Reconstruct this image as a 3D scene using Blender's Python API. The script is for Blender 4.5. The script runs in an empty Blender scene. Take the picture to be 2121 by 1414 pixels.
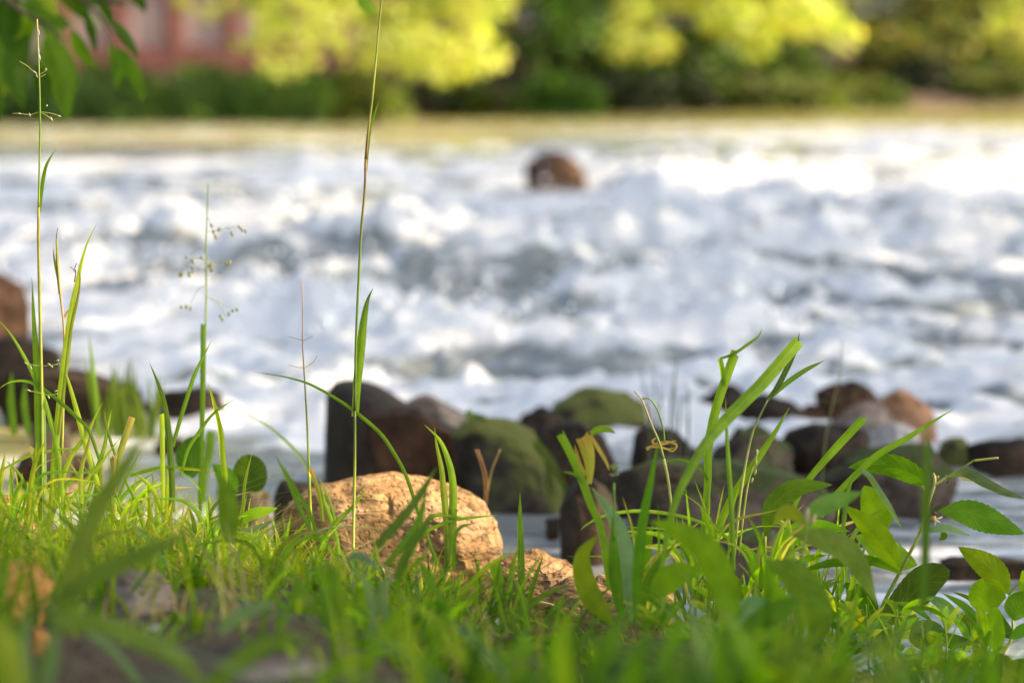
import bpy, bmesh, math, random
import numpy as np
from mathutils import Vector, Matrix

# ------------------------------------------------------------------ camera, sky, sun, exposure
SC = bpy.context.scene
COL = SC.collection
rnd = random.Random(7)
W0, H0, FPX = 2121.0, 1414.0, 5008.0
CAM_Z = 0.6
PITCH = math.atan((H0/2-100)/FPX)
cam_d = bpy.data.cameras.new('camera')
cam_d.sensor_width = 36; cam_d.lens = 85.0
cam_d.clip_start = 0.05; cam_d.clip_end = 400
cam_d.dof.use_dof = True; cam_d.dof.focus_distance = 2.2; cam_d.dof.aperture_fstop = 3.8
cam_d.dof.aperture_blades = 0
cam = bpy.data.objects.new('camera', cam_d); COL.objects.link(cam)
cam.location = (0, 0, CAM_Z); cam.rotation_euler = (math.pi/2-PITCH, 0, 0)
SC.camera = cam

SUN_DIR = Vector((0.86, -0.10, 0.50)).normalized()      # towards the sun
elev = math.asin(SUN_DIR.z); azim = math.atan2(SUN_DIR.x, SUN_DIR.y)
wd = bpy.data.worlds.new("World"); SC.world = wd; wd.use_nodes = True
wn = wd.node_tree; bg = wn.nodes['Background']
sky = wn.nodes.new('ShaderNodeTexSky'); sky.sky_type = 'NISHITA'; sky.sun_disc = False
sky.sun_elevation = elev; sky.sun_rotation = azim
sky.dust_density = 2.5; hs = wn.nodes.new('ShaderNodeHueSaturation'); hs.inputs['Saturation'].default_value = .55
wn.links.new(sky.outputs[0], hs.inputs['Color']); wn.links.new(hs.outputs[0], bg.inputs[0]); bg.inputs[1].default_value = 0.11
sl = bpy.data.lights.new('sun', 'SUN'); sl.energy = 4.0; sl.angle = math.radians(0.5); sl.color = (1.0, 0.77, 0.48)
so = bpy.data.objects.new('sun', sl); COL.objects.link(so)
so.rotation_euler = SUN_DIR.to_track_quat('Z', 'Y').to_euler(); so.location = (6, -3, 8)
SC.view_settings.view_transform = 'Standard'; SC.view_settings.look = 'None'
SC.view_settings.exposure = 1.5; SC.view_settings.gamma = 1
SC.view_settings.use_curve_mapping = False
SC.render.engine = 'CYCLES'
SC.cycles.use_denoising = True
SC.cycles.max_bounces = 8; SC.cycles.transmission_bounces = 4; SC.cycles.transparent_max_bounces = 8
SC.cycles.sample_clamp_indirect = 6

# ------------------------------------------------------------------ helpers
def P(px, py, d):
    """point of the place that lies d metres out on the sight line through photo pixel px, py"""
    xc = (px-W0/2)/FPX*d; zc = -(py-H0/2)/FPX*d
    c, s = math.cos(PITCH), math.sin(PITCH)
    return Vector((xc, d*c+zc*s, CAM_Z+zc*c-d*s))

def hash3(ix, iy, iz, seed):
    h = (ix.astype(np.int64)*374761393 + iy.astype(np.int64)*668265263 + iz.astype(np.int64)*2147483647 + seed*974711) & 0xffffffff
    h = ((h ^ (h >> 13))*1274126177) & 0xffffffff
    h = ((h ^ (h >> 16))*2246822519) & 0xffffffff
    return ((h ^ (h >> 15)) & 0xffffff)/float(0xffffff)
def vnoise(p, seed=0):
    i = np.floor(p); f = p-i; u = f*f*f*(f*(f*6-15)+10)
    ix, iy, iz = i[:,0], i[:,1], i[:,2]; r = 0
    for dx in (0, 1):
        for dy in (0, 1):
            for dz in (0, 1):
                w = (u[:,0] if dx else 1-u[:,0])*(u[:,1] if dy else 1-u[:,1])*(u[:,2] if dz else 1-u[:,2])
                r = r + w*hash3(ix+dx, iy+dy, iz+dz, seed)
    return r*2-1
def fbm(p, octv=4, seed=0, gain=.5, ridged=False):
    a, s, t = 1.0, 0.0, 0.0; q = np.array(p, float)
    for k in range(octv):
        n = vnoise(q, seed+k*17)
        if ridged: n = 1-2*np.abs(n)
        s = s+a*n; t += a; a *= gain; q = q*2.03+11.7
    return s/t
def sstep(a, b, x):
    t = np.clip((x-a)/(b-a), 0, 1); return t*t*(3-2*t)

def tag(o, label=None, cat=None, group=None, kind=None):
    if label: o['label'] = label
    if cat: o['category'] = cat
    if group: o['group'] = group
    if kind: o['kind'] = kind
    return o
def thing(name, label, cat, loc=(0,0,0), group=None):
    o = bpy.data.objects.new(name, None); COL.objects.link(o); o.location = loc
    o.empty_display_size = .05
    return tag(o, label, cat, group)
def mesh_obj(name, verts, faces, mat, parent=None, cols=None, uvs=None, smooth=True):
    off = parent.location if parent is not None else Vector((0,0,0))
    pp = parent.parent if parent is not None else None
    if pp is not None: off = off+pp.location
    v = np.asarray(verts, float).reshape(-1, 3)-np.array(off)
    me = bpy.data.meshes.new(name)
    me.from_pydata(v.tolist(), [], faces if isinstance(faces, list) else faces.tolist())
    me.materials.append(mat)
    if smooth: me.polygons.foreach_set('use_smooth', np.ones(len(me.polygons), bool))
    if cols is not None:
        a = me.color_attributes.new('col', 'FLOAT_COLOR', 'POINT')
        c = np.ones((len(v), 4)); c[:, :3] = cols; a.data.foreach_set('color', c.ravel())
    if uvs is not None:
        uvs = np.asarray(uvs, float)
        ul = me.uv_layers.new(name='UVMap'); li = np.empty(len(me.loops), np.int32)
        me.loops.foreach_get('vertex_index', li); ul.data.foreach_set('uv', uvs[li].ravel())
    me.update()
    o = bpy.data.objects.new(name, me); COL.objects.link(o)
    if parent is not None: o.parent = parent
    return o

def smooth_line(pts, n):
    pts = [Vector(p) for p in pts]
    if len(pts) == 2: pts = [pts[0], pts[0].lerp(pts[1], .5), pts[1]]
    q = [pts[0]*2-pts[1]]+pts+[pts[-1]*2-pts[-2]]
    L = [0]
    for a, b in zip(pts, pts[1:]): L.append(L[-1]+(b-a).length)
    out = []
    for k in range(n):
        s = L[-1]*k/(n-1); i = 0
        while i < len(L)-2 and s > L[i+1]: i += 1
        t = (s-L[i])/max(1e-9, L[i+1]-L[i])
        a, b, c, d = q[i], q[i+1], q[i+2], q[i+3]
        out.append(.5*((2*b)+(c-a)*t+(2*a-5*b+4*c-d)*t*t+(3*b-a-3*c+d)*t*t*t))
    return out

# ------------------------------------------------------------------ materials
def newmat(name):
    m = bpy.data.materials.new(name); m.use_nodes = True
    nt = m.node_tree; return m, nt, nt.nodes, nt.links, nt.nodes['Principled BSDF']
def N(nodes, typ, **kw):
    n = nodes.new(typ)
    for k, v in kw.items():
        if k in n.inputs: n.inputs[k].default_value = v
        else: setattr(n, k, v)
    return n
def ramp(nodes, stops):
    r = nodes.new('ShaderNodeValToRGB'); e = r.color_ramp.elements
    while len(e) < len(stops): e.new(.5)
    for el, (p, c) in zip(e, stops): el.position = p; el.color = (*c, 1) if len(c) == 3 else c
    return r
def mixc(nodes, links, fac, a, b, mode='MIX'):
    m = nodes.new('ShaderNodeMix'); m.data_type = 'RGBA'; m.blend_type = mode
    for sock, v in ((m.inputs[0], fac), (m.inputs[6], a), (m.inputs[7], b)):
        if isinstance(v, (int, float)): sock.default_value = v
        elif isinstance(v, tuple): sock.default_value = (*v, 1)
        else: links.new(v, sock)
    return m.outputs[2]
def fmath(nodes, links, op, a, b=None, c=None):
    m = nodes.new('ShaderNodeMath'); m.operation = op
    for i, v in enumerate((a, b, c)):
        if v is None: continue
        if isinstance(v, (int, float)): m.inputs[i].default_value = v
        else: links.new(v, m.inputs[i])
    return m.outputs[0]

def leafy_mat(name, mode, trans=.42, rough=.42, spec=.45):
    m, nt, nd, ln, bs = newmat(name)
    at = N(nd, 'ShaderNodeVertexColor', layer_name='col')
    no = N(nd, 'ShaderNodeTexNoise', Scale=60.0 if mode != 'far' else 3.0, Detail=3.0)
    ge = nd.new('ShaderNodeNewGeometry'); ln.new(ge.outputs['Position'], no.inputs['Vector'])
    r = ramp(nd, [(.3, (.72, .78, .7)), (.7, (1.2, 1.15, 1.2))]); ln.new(no.outputs[0], r.inputs[0])
    col = mixc(nd, ln, 1.0, at.outputs[0], r.outputs[0], 'MULTIPLY')
    bump = None
    if mode in ('blade', 'leaf'):
        uv = nd.new('ShaderNodeUVMap'); sp = nd.new('ShaderNodeSeparateXYZ'); ln.new(uv.outputs[0], sp.inputs[0])
        u, v = sp.outputs[0], sp.outputs[1]
        if mode == 'blade':
            s = fmath(nd, ln, 'SINE', fmath(nd, ln, 'MULTIPLY', v, 26.0))
            s = fmath(nd, ln, 'MULTIPLY_ADD', s, .5, .5)
            mid = fmath(nd, ln, 'LESS_THAN', fmath(nd, ln, 'ABSOLUTE', v), .09)
            col = mixc(nd, ln, fmath(nd, ln, 'MULTIPLY', s, .28), col, (.34, .42, .10))
            col = mixc(nd, ln, fmath(nd, ln, 'MULTIPLY', mid, .35), col, (.36, .45, .16))
            hgt = s
            bs_strength = .25
        else:
            av = fmath(nd, ln, 'ABSOLUTE', v)
            fr = fmath(nd, ln, 'FRACT', fmath(nd, ln, 'ADD', fmath(nd, ln, 'SUBTRACT', fmath(nd, ln, 'MULTIPLY', u, 8.0), fmath(nd, ln, 'MULTIPLY', fmath(nd, ln, 'POWER', av, .8), 1.9)), 4.0))
            tri = fmath(nd, ln, 'ABSOLUTE', fmath(nd, ln, 'SUBTRACT', fr, .5))
            vein = fmath(nd, ln, 'SMOOTH_MIN', fmath(nd, ln, 'MULTIPLY', tri, 8.0), 1.0, .2)
            rib = fmath(nd, ln, 'MINIMUM', fmath(nd, ln, 'MULTIPLY', av, 14.0), 1.0)
            hgt = fmath(nd, ln, 'MULTIPLY', vein, rib)
            inv = fmath(nd, ln, 'SUBTRACT', 1.0, hgt)
            col = mixc(nd, ln, fmath(nd, ln, 'MULTIPLY', inv, .13), col, (.34, .42, .05))
            # small brown blemishes
            n3 = N(nd, 'ShaderNodeTexNoise', Scale=34.0, Detail=4.0); ln.new(ge.outputs['Position'], n3.inputs['Vector'])
            r3 = ramp(nd, [(.70, (0,0,0)), (.76, (1,1,1))]); ln.new(n3.outputs[0], r3.inputs[0])
            col = mixc(nd, ln, fmath(nd, ln, 'MULTIPLY', r3.outputs[0], .6), col, (.16, .10, .03))
            bs_strength = .3
        bump = N(nd, 'ShaderNodeBump', Strength=bs_strength, Distance=.0012); ln.new(hgt, bump.inputs['Height'])
        ln.new(bump.outputs[0], bs.inputs['Normal'])
    ln.new(col, bs.inputs['Base Color'])
    bs.inputs['Roughness'].default_value = rough
    bs.inputs['Specular IOR Level'].default_value = spec
    tr = nd.new('ShaderNodeBsdfTranslucent')
    tc = mixc(nd, ln, 1.0, col, (1.42, 1.5, .30), 'MULTIPLY'); ln.new(tc, tr.inputs[0])
    if bump: ln.new(bump.outputs[0], tr.inputs['Normal'])
    mx = nd.new('ShaderNodeMixShader'); mx.inputs[0].default_value = trans
    ln.new(bs.outputs[0], mx.inputs[1]); ln.new(tr.outputs[0], mx.inputs[2])
    ln.new(mx.outputs[0], nd['Material Output'].inputs[0])
    return m
M = {}
M['blade'] = leafy_mat('grass_blade', 'blade', .56, .5, .12)
M['leaf'] = leafy_mat('broad_leaf', 'leaf', .52, .48, .14)
M['turf'] = leafy_mat('turf', 'plain', .56, .5, .10)
M['far'] = leafy_mat('far_foliage', 'far', .45, .5, .4)
M['stem'] = leafy_mat('stem', 'plain', .15, .45, .4)

def rock_mat(name, ca, cb, cc, moss=0.0, scale=1.0, wet=False, bumpd=.004, mossc=(.07, .10, .015), crack=0.0):
    m, nt, nd, ln, bs = newmat(name)
    tc = nd.new('ShaderNodeTexCoord'); vec = tc.outputs['Object']
    n1 = N(nd, 'ShaderNodeTexNoise', Scale=7.0*scale, Detail=6.0, Roughness=.6); ln.new(vec, n1.inputs['Vector'])
    r1 = ramp(nd, [(.28, cc), (.45, ca), (.64, cb)]); ln.new(n1.outputs[0], r1.inputs[0]); col = r1.outputs[0]
    n2 = N(nd, 'ShaderNodeTexNoise', Scale=60.0*scale, Detail=5.0, Roughness=.7); ln.new(vec, n2.inputs['Vector'])
    r2 = ramp(nd, [(.35, (.55, .52, .5)), (.6, (1.12, 1.1, 1.08))]); ln.new(n2.outputs[0], r2.inputs[0])
    col = mixc(nd, ln, .85, col, r2.outputs[0], 'MULTIPLY')
    hgt = fmath(nd, ln, 'MULTIPLY_ADD', n2.outputs[0], .5, n1.outputs[0])
    if crack:
        mp = N(nd, 'ShaderNodeMapping'); mp.inputs['Scale'].default_value = (9, 9, 30); mp.inputs['Rotation'].default_value = (.5, .3, .2); ln.new(vec, mp.inputs[0])
        n4 = N(nd, 'ShaderNodeTexNoise', Scale=2.2, Detail=5.0, Distortion=1.2); ln.new(mp.outputs[0], n4.inputs['Vector'])
        r4 = ramp(nd, [(.455, (1,1,1)), (.50, (0,0,0)), (.545, (1,1,1))]); ln.new(n4.outputs[0], r4.inputs[0])
        hgt = fmath(nd, ln, 'MULTIPLY_ADD', r4.outputs[0], crack, hgt)
        inv = fmath(nd, ln, 'SUBTRACT', 1.0, r4.outputs[0])
        col = mixc(nd, ln, fmath(nd, ln, 'MULTIPLY', inv, .35), col, (.10, .05, .025))
    rough = .85
    if crack:
        n5 = N(nd, 'ShaderNodeTexNoise', Scale=11.0, Detail=6.0, Roughness=.7); ln.new(vec, n5.inputs['Vector'])
        r5 = ramp(nd, [(.55, (0,0,0)), (.66, (1,1,1))]); ln.new(n5.outputs[0], r5.inputs[0])
        col = mixc(nd, ln, fmath(nd, ln, 'MULTIPLY', r5.outputs[0], .6), col, (.15, .10, .065))
        n6 = N(nd, 'ShaderNodeTexNoise', Scale=26.0, Detail=4.0, Roughness=.7); ln.new(vec, n6.inputs['Vector'])
        r6 = ramp(nd, [(.62, (0,0,0)), (.68, (1,1,1))]); ln.new(n6.outputs[0], r6.inputs[0])
        col = mixc(nd, ln, fmath(nd, ln, 'MULTIPLY', r6.outputs[0], .55), col, (.40, .38, .30))
        vo = N(nd, 'ShaderNodeTexVoronoi', Scale=150.0); ln.new(vec, vo.inputs['Vector'])
        rv = ramp(nd, [(.12, (0,0,0)), (.32, (1,1,1))]); ln.new(vo.outputs[0], rv.inputs[0])
        hgt = fmath(nd, ln, 'MULTIPLY_ADD', rv.outputs[0], .25, hgt)
        col = mixc(nd, ln, .35, col, rv.outputs[0], 'MULTIPLY')
    if moss:
        ge = nd.new('ShaderNodeNewGeometry'); sp = nd.new('ShaderNodeSeparateXYZ'); ln.new(ge.outputs['Normal'], sp.inputs[0])
        n3 = N(nd, 'ShaderNodeTexNoise', Scale=11.0, Detail=4.0); ln.new(vec, n3.inputs['Vector'])
        f = fmath(nd, ln, 'ADD', fmath(nd, ln, 'MULTIPLY', sp.outputs[2], .5), n3.outputs[0])
        r3 = ramp(nd, [(1.0-moss*.6, (0,0,0)), (min(1, 1.15-moss*.6), (1,1,1))]); ln.new(f, r3.inputs[0])
        col = mixc(nd, ln, r3.outputs[0], col, mossc)
    ln.new(col, bs.inputs['Base Color'])
    bs.inputs['Roughness'].default_value = .65 if wet else .85
    bs.inputs['Specular IOR Level'].default_value = .14 if wet else .2
    b = N(nd, 'ShaderNodeBump', Strength=.9, Distance=bumpd); ln.new(hgt, b.inputs['Height']); ln.new(b.outputs[0], bs.inputs['Normal'])
    return m
M['ochre'] = rock_mat('ochre_stone', (.42, .25, .105), (.55, .37, .19), (.17, .085, .035), scale=1.6, bumpd=.006, crack=.25)
M['rust'] = rock_mat('rust_stone', (.50, .20, .06), (.60, .30, .10), (.22, .10, .05), scale=2, bumpd=.004)
M['greystone'] = rock_mat('grey_stone', (.20, .15, .12), (.36, .30, .25), (.07, .05, .04), scale=2.0, bumpd=.005)
M['palestone'] = rock_mat('pale_stone', (.40, .37, .34), (.55, .52, .5), (.2, .17, .15), scale=2.0)
M['wetdark'] = rock_mat('wet_dark_rock', (.025, .02, .014), (.06, .04, .025), (.01, .008, .006), wet=True, scale=.7, bumpd=.01)
M['wetbrown'] = rock_mat('wet_brown_rock', (.09, .045, .025), (.20, .11, .06), (.025, .014, .01), wet=True, scale=.8, bumpd=.01)
M['mossy'] = rock_mat('mossy_rock', (.035, .028, .02), (.09, .075, .06), (.012, .01, .008), moss=.85, scale=.8, bumpd=.01, mossc=(.11, .12, .03))
M['mossgrey'] = rock_mat('moss_grey_rock', (.06, .048, .036), (.17, .13, .10), (.02, .016, .013), moss=.5, scale=.8, bumpd=.01, mossc=(.055, .07, .02))
M['tanrock'] = rock_mat('tan_rock', (.32, .17, .09), (.42, .25, .15), (.10, .05, .03), scale=.8, bumpd=.01)
M['bark'] = rock_mat('bark', (.09, .065, .045), (.16, .12, .09), (.03, .022, .018), scale=1.2, bumpd=.01)
M['twig'] = rock_mat('twig', (.10, .05, .04), (.18, .10, .08), (.05, .03, .025), scale=5, bumpd=.001)
M['darkbrown'] = rock_mat('dark_brown_rock', (.05, .028, .016), (.12, .06, .03), (.015, .01, .007), wet=True, scale=.7, bumpd=.01)
# ------------------------------------------------------------------ the setting: ground, river
def bank_edge(x):
    e = 2.85-.25*sstep(-.4, -.15, x)-.45*sstep(.0, .42, x)
    e = e+np.clip(x-4.5, 0, 30)*1.25+.06*np.sin(x*5.1+1)+.04*np.sin(x*11.3)
    return e+np.clip(-x-3, 0, 30)*.25
def ground_z(x, y):
    x = np.asarray(x, float); y = np.asarray(y, float)
    g = .125+(2.2-y)*.13*np.where(y < 2.2, 1, 1.0+.9*sstep(-.42, -.2, x))
    g = np.where(y < .4, .36+(.4-y)*.02, g)
    g = g-(.085*sstep(-.17, .04, x)+.03*sstep(.2, .5, x))*sstep(1.15, 1.85, y)
    q = np.stack([x*3, y*3, x*0], -1).reshape(-1, 3)
    g = g+(.022*fbm(q, 3, 5)).reshape(g.shape)+(.006*fbm(q*6, 2, 9)).reshape(g.shape)
    e = bank_edge(x)
    g = g-(g+.25)*sstep(-.12, .30, y-e)
    return g
def far_edge(x): return 15.2+.9*sstep(-3.5, 4.5, x)*4.6+.25*np.sin(x*1.3)+.1*np.sin(x*3.7+1)
def water_base(y): return .12*sstep(4.5, 12.5, y)

def grid(name, xs, ys, zf, mat, kind='structure', attrs=None):
    X, Y = np.meshgrid(xs, ys); Z = zf(X, Y)
    nx, ny = X.shape[1], X.shape[0]
    v = np.stack([X, Y, Z], -1).reshape(-1, 3)
    i = (np.arange(ny-1)[:, None]*nx+np.arange(nx-1)[None]).ravel()
    f = np.stack([i, i+1, i+1+nx, i+nx], -1)
    o = mesh_obj(name, v, f, mat); o['kind'] = kind
    return o
# soil of the near bank
m, nt, nd, ln, bs = newmat('bank_soil'); M['soil'] = m
ge = nd.new('ShaderNodeNewGeometry')
n1 = N(nd, 'ShaderNodeTexNoise', Scale=9.0, Detail=8.0); ln.new(ge.outputs['Position'], n1.inputs['Vector'])
r = ramp(nd, [(.3, (.025, .016, .008)), (.5, (.075, .045, .022)), (.62, (.05, .075, .015)), (.75, (.16, .11, .07))]); ln.new(n1.outputs[0], r.inputs[0])
ln.new(r.outputs[0], bs.inputs['Base Color']); bs.inputs['Roughness'].default_value = .95
n2 = N(nd, 'ShaderNodeTexNoise', Scale=90.0, Detail=5.0); ln.new(ge.outputs['Position'], n2.inputs['Vector'])
b = N(nd, 'ShaderNodeBump', Strength=1.0, Distance=.01); ln.new(n2.outputs[0], b.inputs['Height']); ln.new(b.outputs[0], bs.inputs['Normal'])

xs = np.concatenate([np.linspace(-25, -1.6, 60), np.linspace(-1.55, 1.55, 190), np.linspace(1.6, 28, 80)])
ys = np.concatenate([np.linspace(-20, -.2, 40), np.linspace(0, 3.6, 170), np.linspace(3.7, 34, 90)])
grid('near_bank', xs, ys, ground_z, M['soil'])
# far bank
m, nt, nd, ln, bs = newmat('far_bank_earth'); M['fearth'] = m
ge = nd.new('ShaderNodeNewGeometry')
n1 = N(nd, 'ShaderNodeTexNoise', Scale=1.6, Detail=6.0); ln.new(ge.outputs['Position'], n1.inputs['Vector'])
r = ramp(nd, [(.35, (.03, .022, .016)), (.5, (.09, .06, .04)), (.7, (.16, .11, .075))]); ln.new(n1.outputs[0], r.inputs[0])
ln.new(r.outputs[0], bs.inputs['Base Color']); bs.inputs['Roughness'].default_value = .95
def far_z(X, Y):
    t = Y-far_edge(X)
    q = np.stack([X*1.1, Y*1.1, X*0], -1).reshape(-1, 3)
    return -.2+.50*sstep(-.6, 1.8, t)+.10*sstep(2.2, 4.2, X)*sstep(.2, 2, t)+.02*np.clip(t-2, 0, 60)+.10*fbm(q, 4, 3).reshape(X.shape)*sstep(0, 1, t)
grid('far_bank', np.linspace(-60, 60, 240), np.concatenate([np.linspace(13.5, 26, 110), np.linspace(26.5, 110, 40)]), far_z, M['fearth'])

# river
def water_fields(X, Y):
    s = X.shape; x, y = X.ravel(), Y.ravel()
    rapid = sstep(2.9, 4.4, y)*(1-sstep(10.4, 13.0, y-.45*x+1.1*vnoise(np.stack([x*.6, y*.3, x*0], -1), 3)))
    rapid = rapid*(1-.75*(1-sstep(-.45, .25, x+.12*y))*(1-sstep(4.6, 6.6, y)))
    q = np.stack([x*.68+y*.2, y*1.15, x*0], -1)
    wob = np.stack([fbm(q*1.3, 2, 31), fbm(q*1.3, 2, 47), x*0], -1)*.5
    a = fbm(q*1.0+wob, 3, 11)
    b_ = fbm(q*np.array([2.6, 3.0, 1])+wob, 4, 21, .55, True)
    c = fbm(q*np.array([9, 12, 1.])+wob*2, 3, 41, .55, True)
    sp_k = np.clip(fbm(q*np.array([4.2, 5.2, 1.])+wob*2+5, 4, 91, .65), .12, 1)-.12
    wash = np.exp(-(((x-.62)/.34)**2+((y-8.75)/.28)**2))+.6*np.exp(-(((x-.12)/.2)**2+((y-8.1)/.12)**2))+.6*np.exp(-(((x-1.5)/.35)**2+((y-8.3)/.2)**2))
    small = fbm(q*np.array([5, 11, 1.]), 3, 51)
    h = water_base(y)+rapid*(1-.62*sstep(6.5, 10.5, y))*(.045*a+.045*b_+.050*c+.19*sp_k*(.5+.5*sstep(4.2, 7.0, y)))*(1-.8*np.exp(-(((x-.12)/.33)**2+((y-7.7)/.9)**2)))+wash*.065+(.0060+.004*sstep(3.5, 5, y))*small
    f1 = fbm(q*np.array([.8, 1.15, 1])+wob, 4, 61, .6)
    f2 = fbm(q*np.array([5, 9, 1.])+wob*3, 4, 71, .6)
    foam = (f1*.8+f2*.8+b_*.34+a*.22+c*.30+sp_k*1.5+wash-.16)
    foam = (.12+.88*sstep(-.02, .34, foam))*sstep(.12, .55, rapid+.18*f2)
    # thin foam streaks drifting on the quieter water, plus flat pale films painting its reflections
    st = sstep(.25, .5, fbm(q*np.array([1.2, 7, 1.])+wob, 4, 81))*.62*(1-sstep(13.2, 14.5, y+.2*x))+.30*sstep(.15, .5, x)*(1-sstep(5, 6, y))+.20*sstep(-.2, 1.6, x)*sstep(8, 10, y)*(1-sstep(14.5, 16, y))+.20*sstep(8, 10, y)*(1-sstep(15, 16.5, y))
    return h.reshape(s), np.maximum(foam, st*(1-rapid)).reshape(s), rapid.reshape(s)
t = np.linspace(-1, 1, 460); ny = 560
ys = 1.75*np.exp(np.linspace(0, math.log(34/1.75), ny))
Y = np.repeat(ys[:, None], len(t), 1)
X = (t*(.26+.74*t*t))[None]*(1.2+1.3*Y)
Z, FO, RA = water_fields(X, Y)
nx = len(t); i = (np.arange(ny-1)[:, None]*nx+np.arange(nx-1)[None]).ravel()
m, nt, nd, ln, bs = newmat('river_water'); M['water'] = m
at = N(nd, 'ShaderNodeAttribute', attribute_name='foam')
ge = nd.new('ShaderNodeNewGeometry')
mp = N(nd, 'ShaderNodeMapping'); mp.inputs['Scale'].default_value = (9, 16, 9); ln.new(ge.outputs['Position'], mp.inputs[0])
n1 = N(nd, 'ShaderNodeTexNoise', Scale=1.0, Detail=5.0, Roughness=.65); ln.new(mp.outputs[0], n1.inputs['Vector'])
ff = fmath(nd, ln, 'ADD', at.outputs['Fac'], fmath(nd, ln, 'MULTIPLY_ADD', n1.outputs[0], 1.8, -.9))
rf = ramp(nd, [(.22, (0,0,0)), (.62, (1,1,1))]); ln.new(ff, rf.inputs[0])
n0 = N(nd, 'ShaderNodeTexNoise', Scale=.8, Detail=3.0); ln.new(ge.outputs['Position'], n0.inputs['Vector'])
rw = ramp(nd, [(.35, (.17, .20, .22)), (.6, (.24, .26, .25))]); ln.new(n0.outputs[0], rw.inputs[0])
at2 = N(nd, 'ShaderNodeAttribute', attribute_name='olive_reflect')
rs2 = ramp(nd, [(.35, (.32, .28, .05)), (.6, (.52, .46, .18))]); ln.new(n0.outputs[0], rs2.inputs[0])  # reflected sunlit foliage painted as yellow-olive base colour, pool and near left
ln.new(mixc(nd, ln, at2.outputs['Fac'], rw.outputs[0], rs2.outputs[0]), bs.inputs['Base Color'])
bs.inputs['Roughness'].default_value = .09; bs.inputs['IOR'].default_value = 1.33
bs.inputs['Specular IOR Level'].default_value = .5
n2 = N(nd, 'ShaderNodeTexNoise', Scale=1.0, Detail=4.0)
mp2 = N(nd, 'ShaderNodeMapping'); mp2.inputs['Scale'].default_value = (7, 15, 7); ln.new(ge.outputs['Position'], mp2.inputs[0]); ln.new(mp2.outputs[0], n2.inputs['Vector'])
b = N(nd, 'ShaderNodeBump', Strength=.6, Distance=.012); ln.new(n2.outputs[0], b.inputs['Height']); ln.new(b.outputs[0], bs.inputs['Normal'])
fo = nd.new('ShaderNodeBsdfPrincipled'); fo.inputs['Base Color'].default_value = (.70, .72, .74, 1); fo.inputs['Roughness'].default_value = .55
b2 = N(nd, 'ShaderNodeBump', Strength=.7, Distance=.03); ln.new(n1.outputs[0], b2.inputs['Height']); ln.new(b2.outputs[0], fo.inputs['Normal'])
mx = nd.new('ShaderNodeMixShader'); ln.new(rf.outputs[0], mx.inputs[0]); ln.new(bs.outputs[0], mx.inputs[1]); ln.new(fo.outputs[0], mx.inputs[2])
ln.new(mx.outputs[0], nd['Material Output'].inputs[0])
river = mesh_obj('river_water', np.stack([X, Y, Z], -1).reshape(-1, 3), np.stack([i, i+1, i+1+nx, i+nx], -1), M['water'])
river['kind'] = 'structure'
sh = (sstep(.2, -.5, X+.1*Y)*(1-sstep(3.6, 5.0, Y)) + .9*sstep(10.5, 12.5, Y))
fb = river.data.attributes.new('olive_reflect', 'FLOAT', 'POINT'); fb.data.foreach_set('value', np.clip(sh, 0, 1).ravel().astype(np.float32))
fa = river.data.attributes.new('foam', 'FLOAT', 'POINT'); fa.data.foreach_set('value', FO.ravel().astype(np.float32))

# spray thrown up by the rapids
def blobs(name, pts, rad, mat, kind='stuff'):
    o6 = np.array([(1,0,0),(-1,0,0),(0,1,0),(0,-1,0),(0,0,1),(0,0,-1)], float)
    f8 = np.array([(0,2,4),(2,1,4),(1,3,4),(3,0,4),(2,0,5),(1,2,5),(3,1,5),(0,3,5)])
    v = (pts[:, None]+o6[None]*rad[:, None, None]).reshape(-1, 3)
    f = (f8[None]+6*np.arange(len(pts))[:, None, None]).reshape(-1, 3)
    o = mesh_obj(name, v, f, mat); o['kind'] = kind; return o
m, nt, nd, ln, bs = newmat('spray'); bs.inputs['Base Color'].default_value = (.9, .92, .94, 1); bs.inputs['Roughness'].default_value = .25; M['spray'] = m
rs = np.random.RandomState(4)
n = 22000
sx, sy = rs.uniform(-1, 1, n), rs.uniform(4.6, 12.5, n); sx = sx*(.4+.26*sy)
hz, fz, rz = water_fields(sx[None], sy[None])
keep = (fz[0] > .75) & (hz[0]-water_base(sy) > .035)
pts = np.stack([sx, sy, hz[0]+np.abs(rs.normal(0, .035, n))+.004], -1)[keep]
sp_ = blobs('water_spray', pts, rs.uniform(.002, .006, len(pts))*rs.choice([1, 1, 1, 2.2], len(pts)), M['spray'])
tag(sp_, 'white droplets of spray tossed above the rapids', 'spray')

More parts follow.
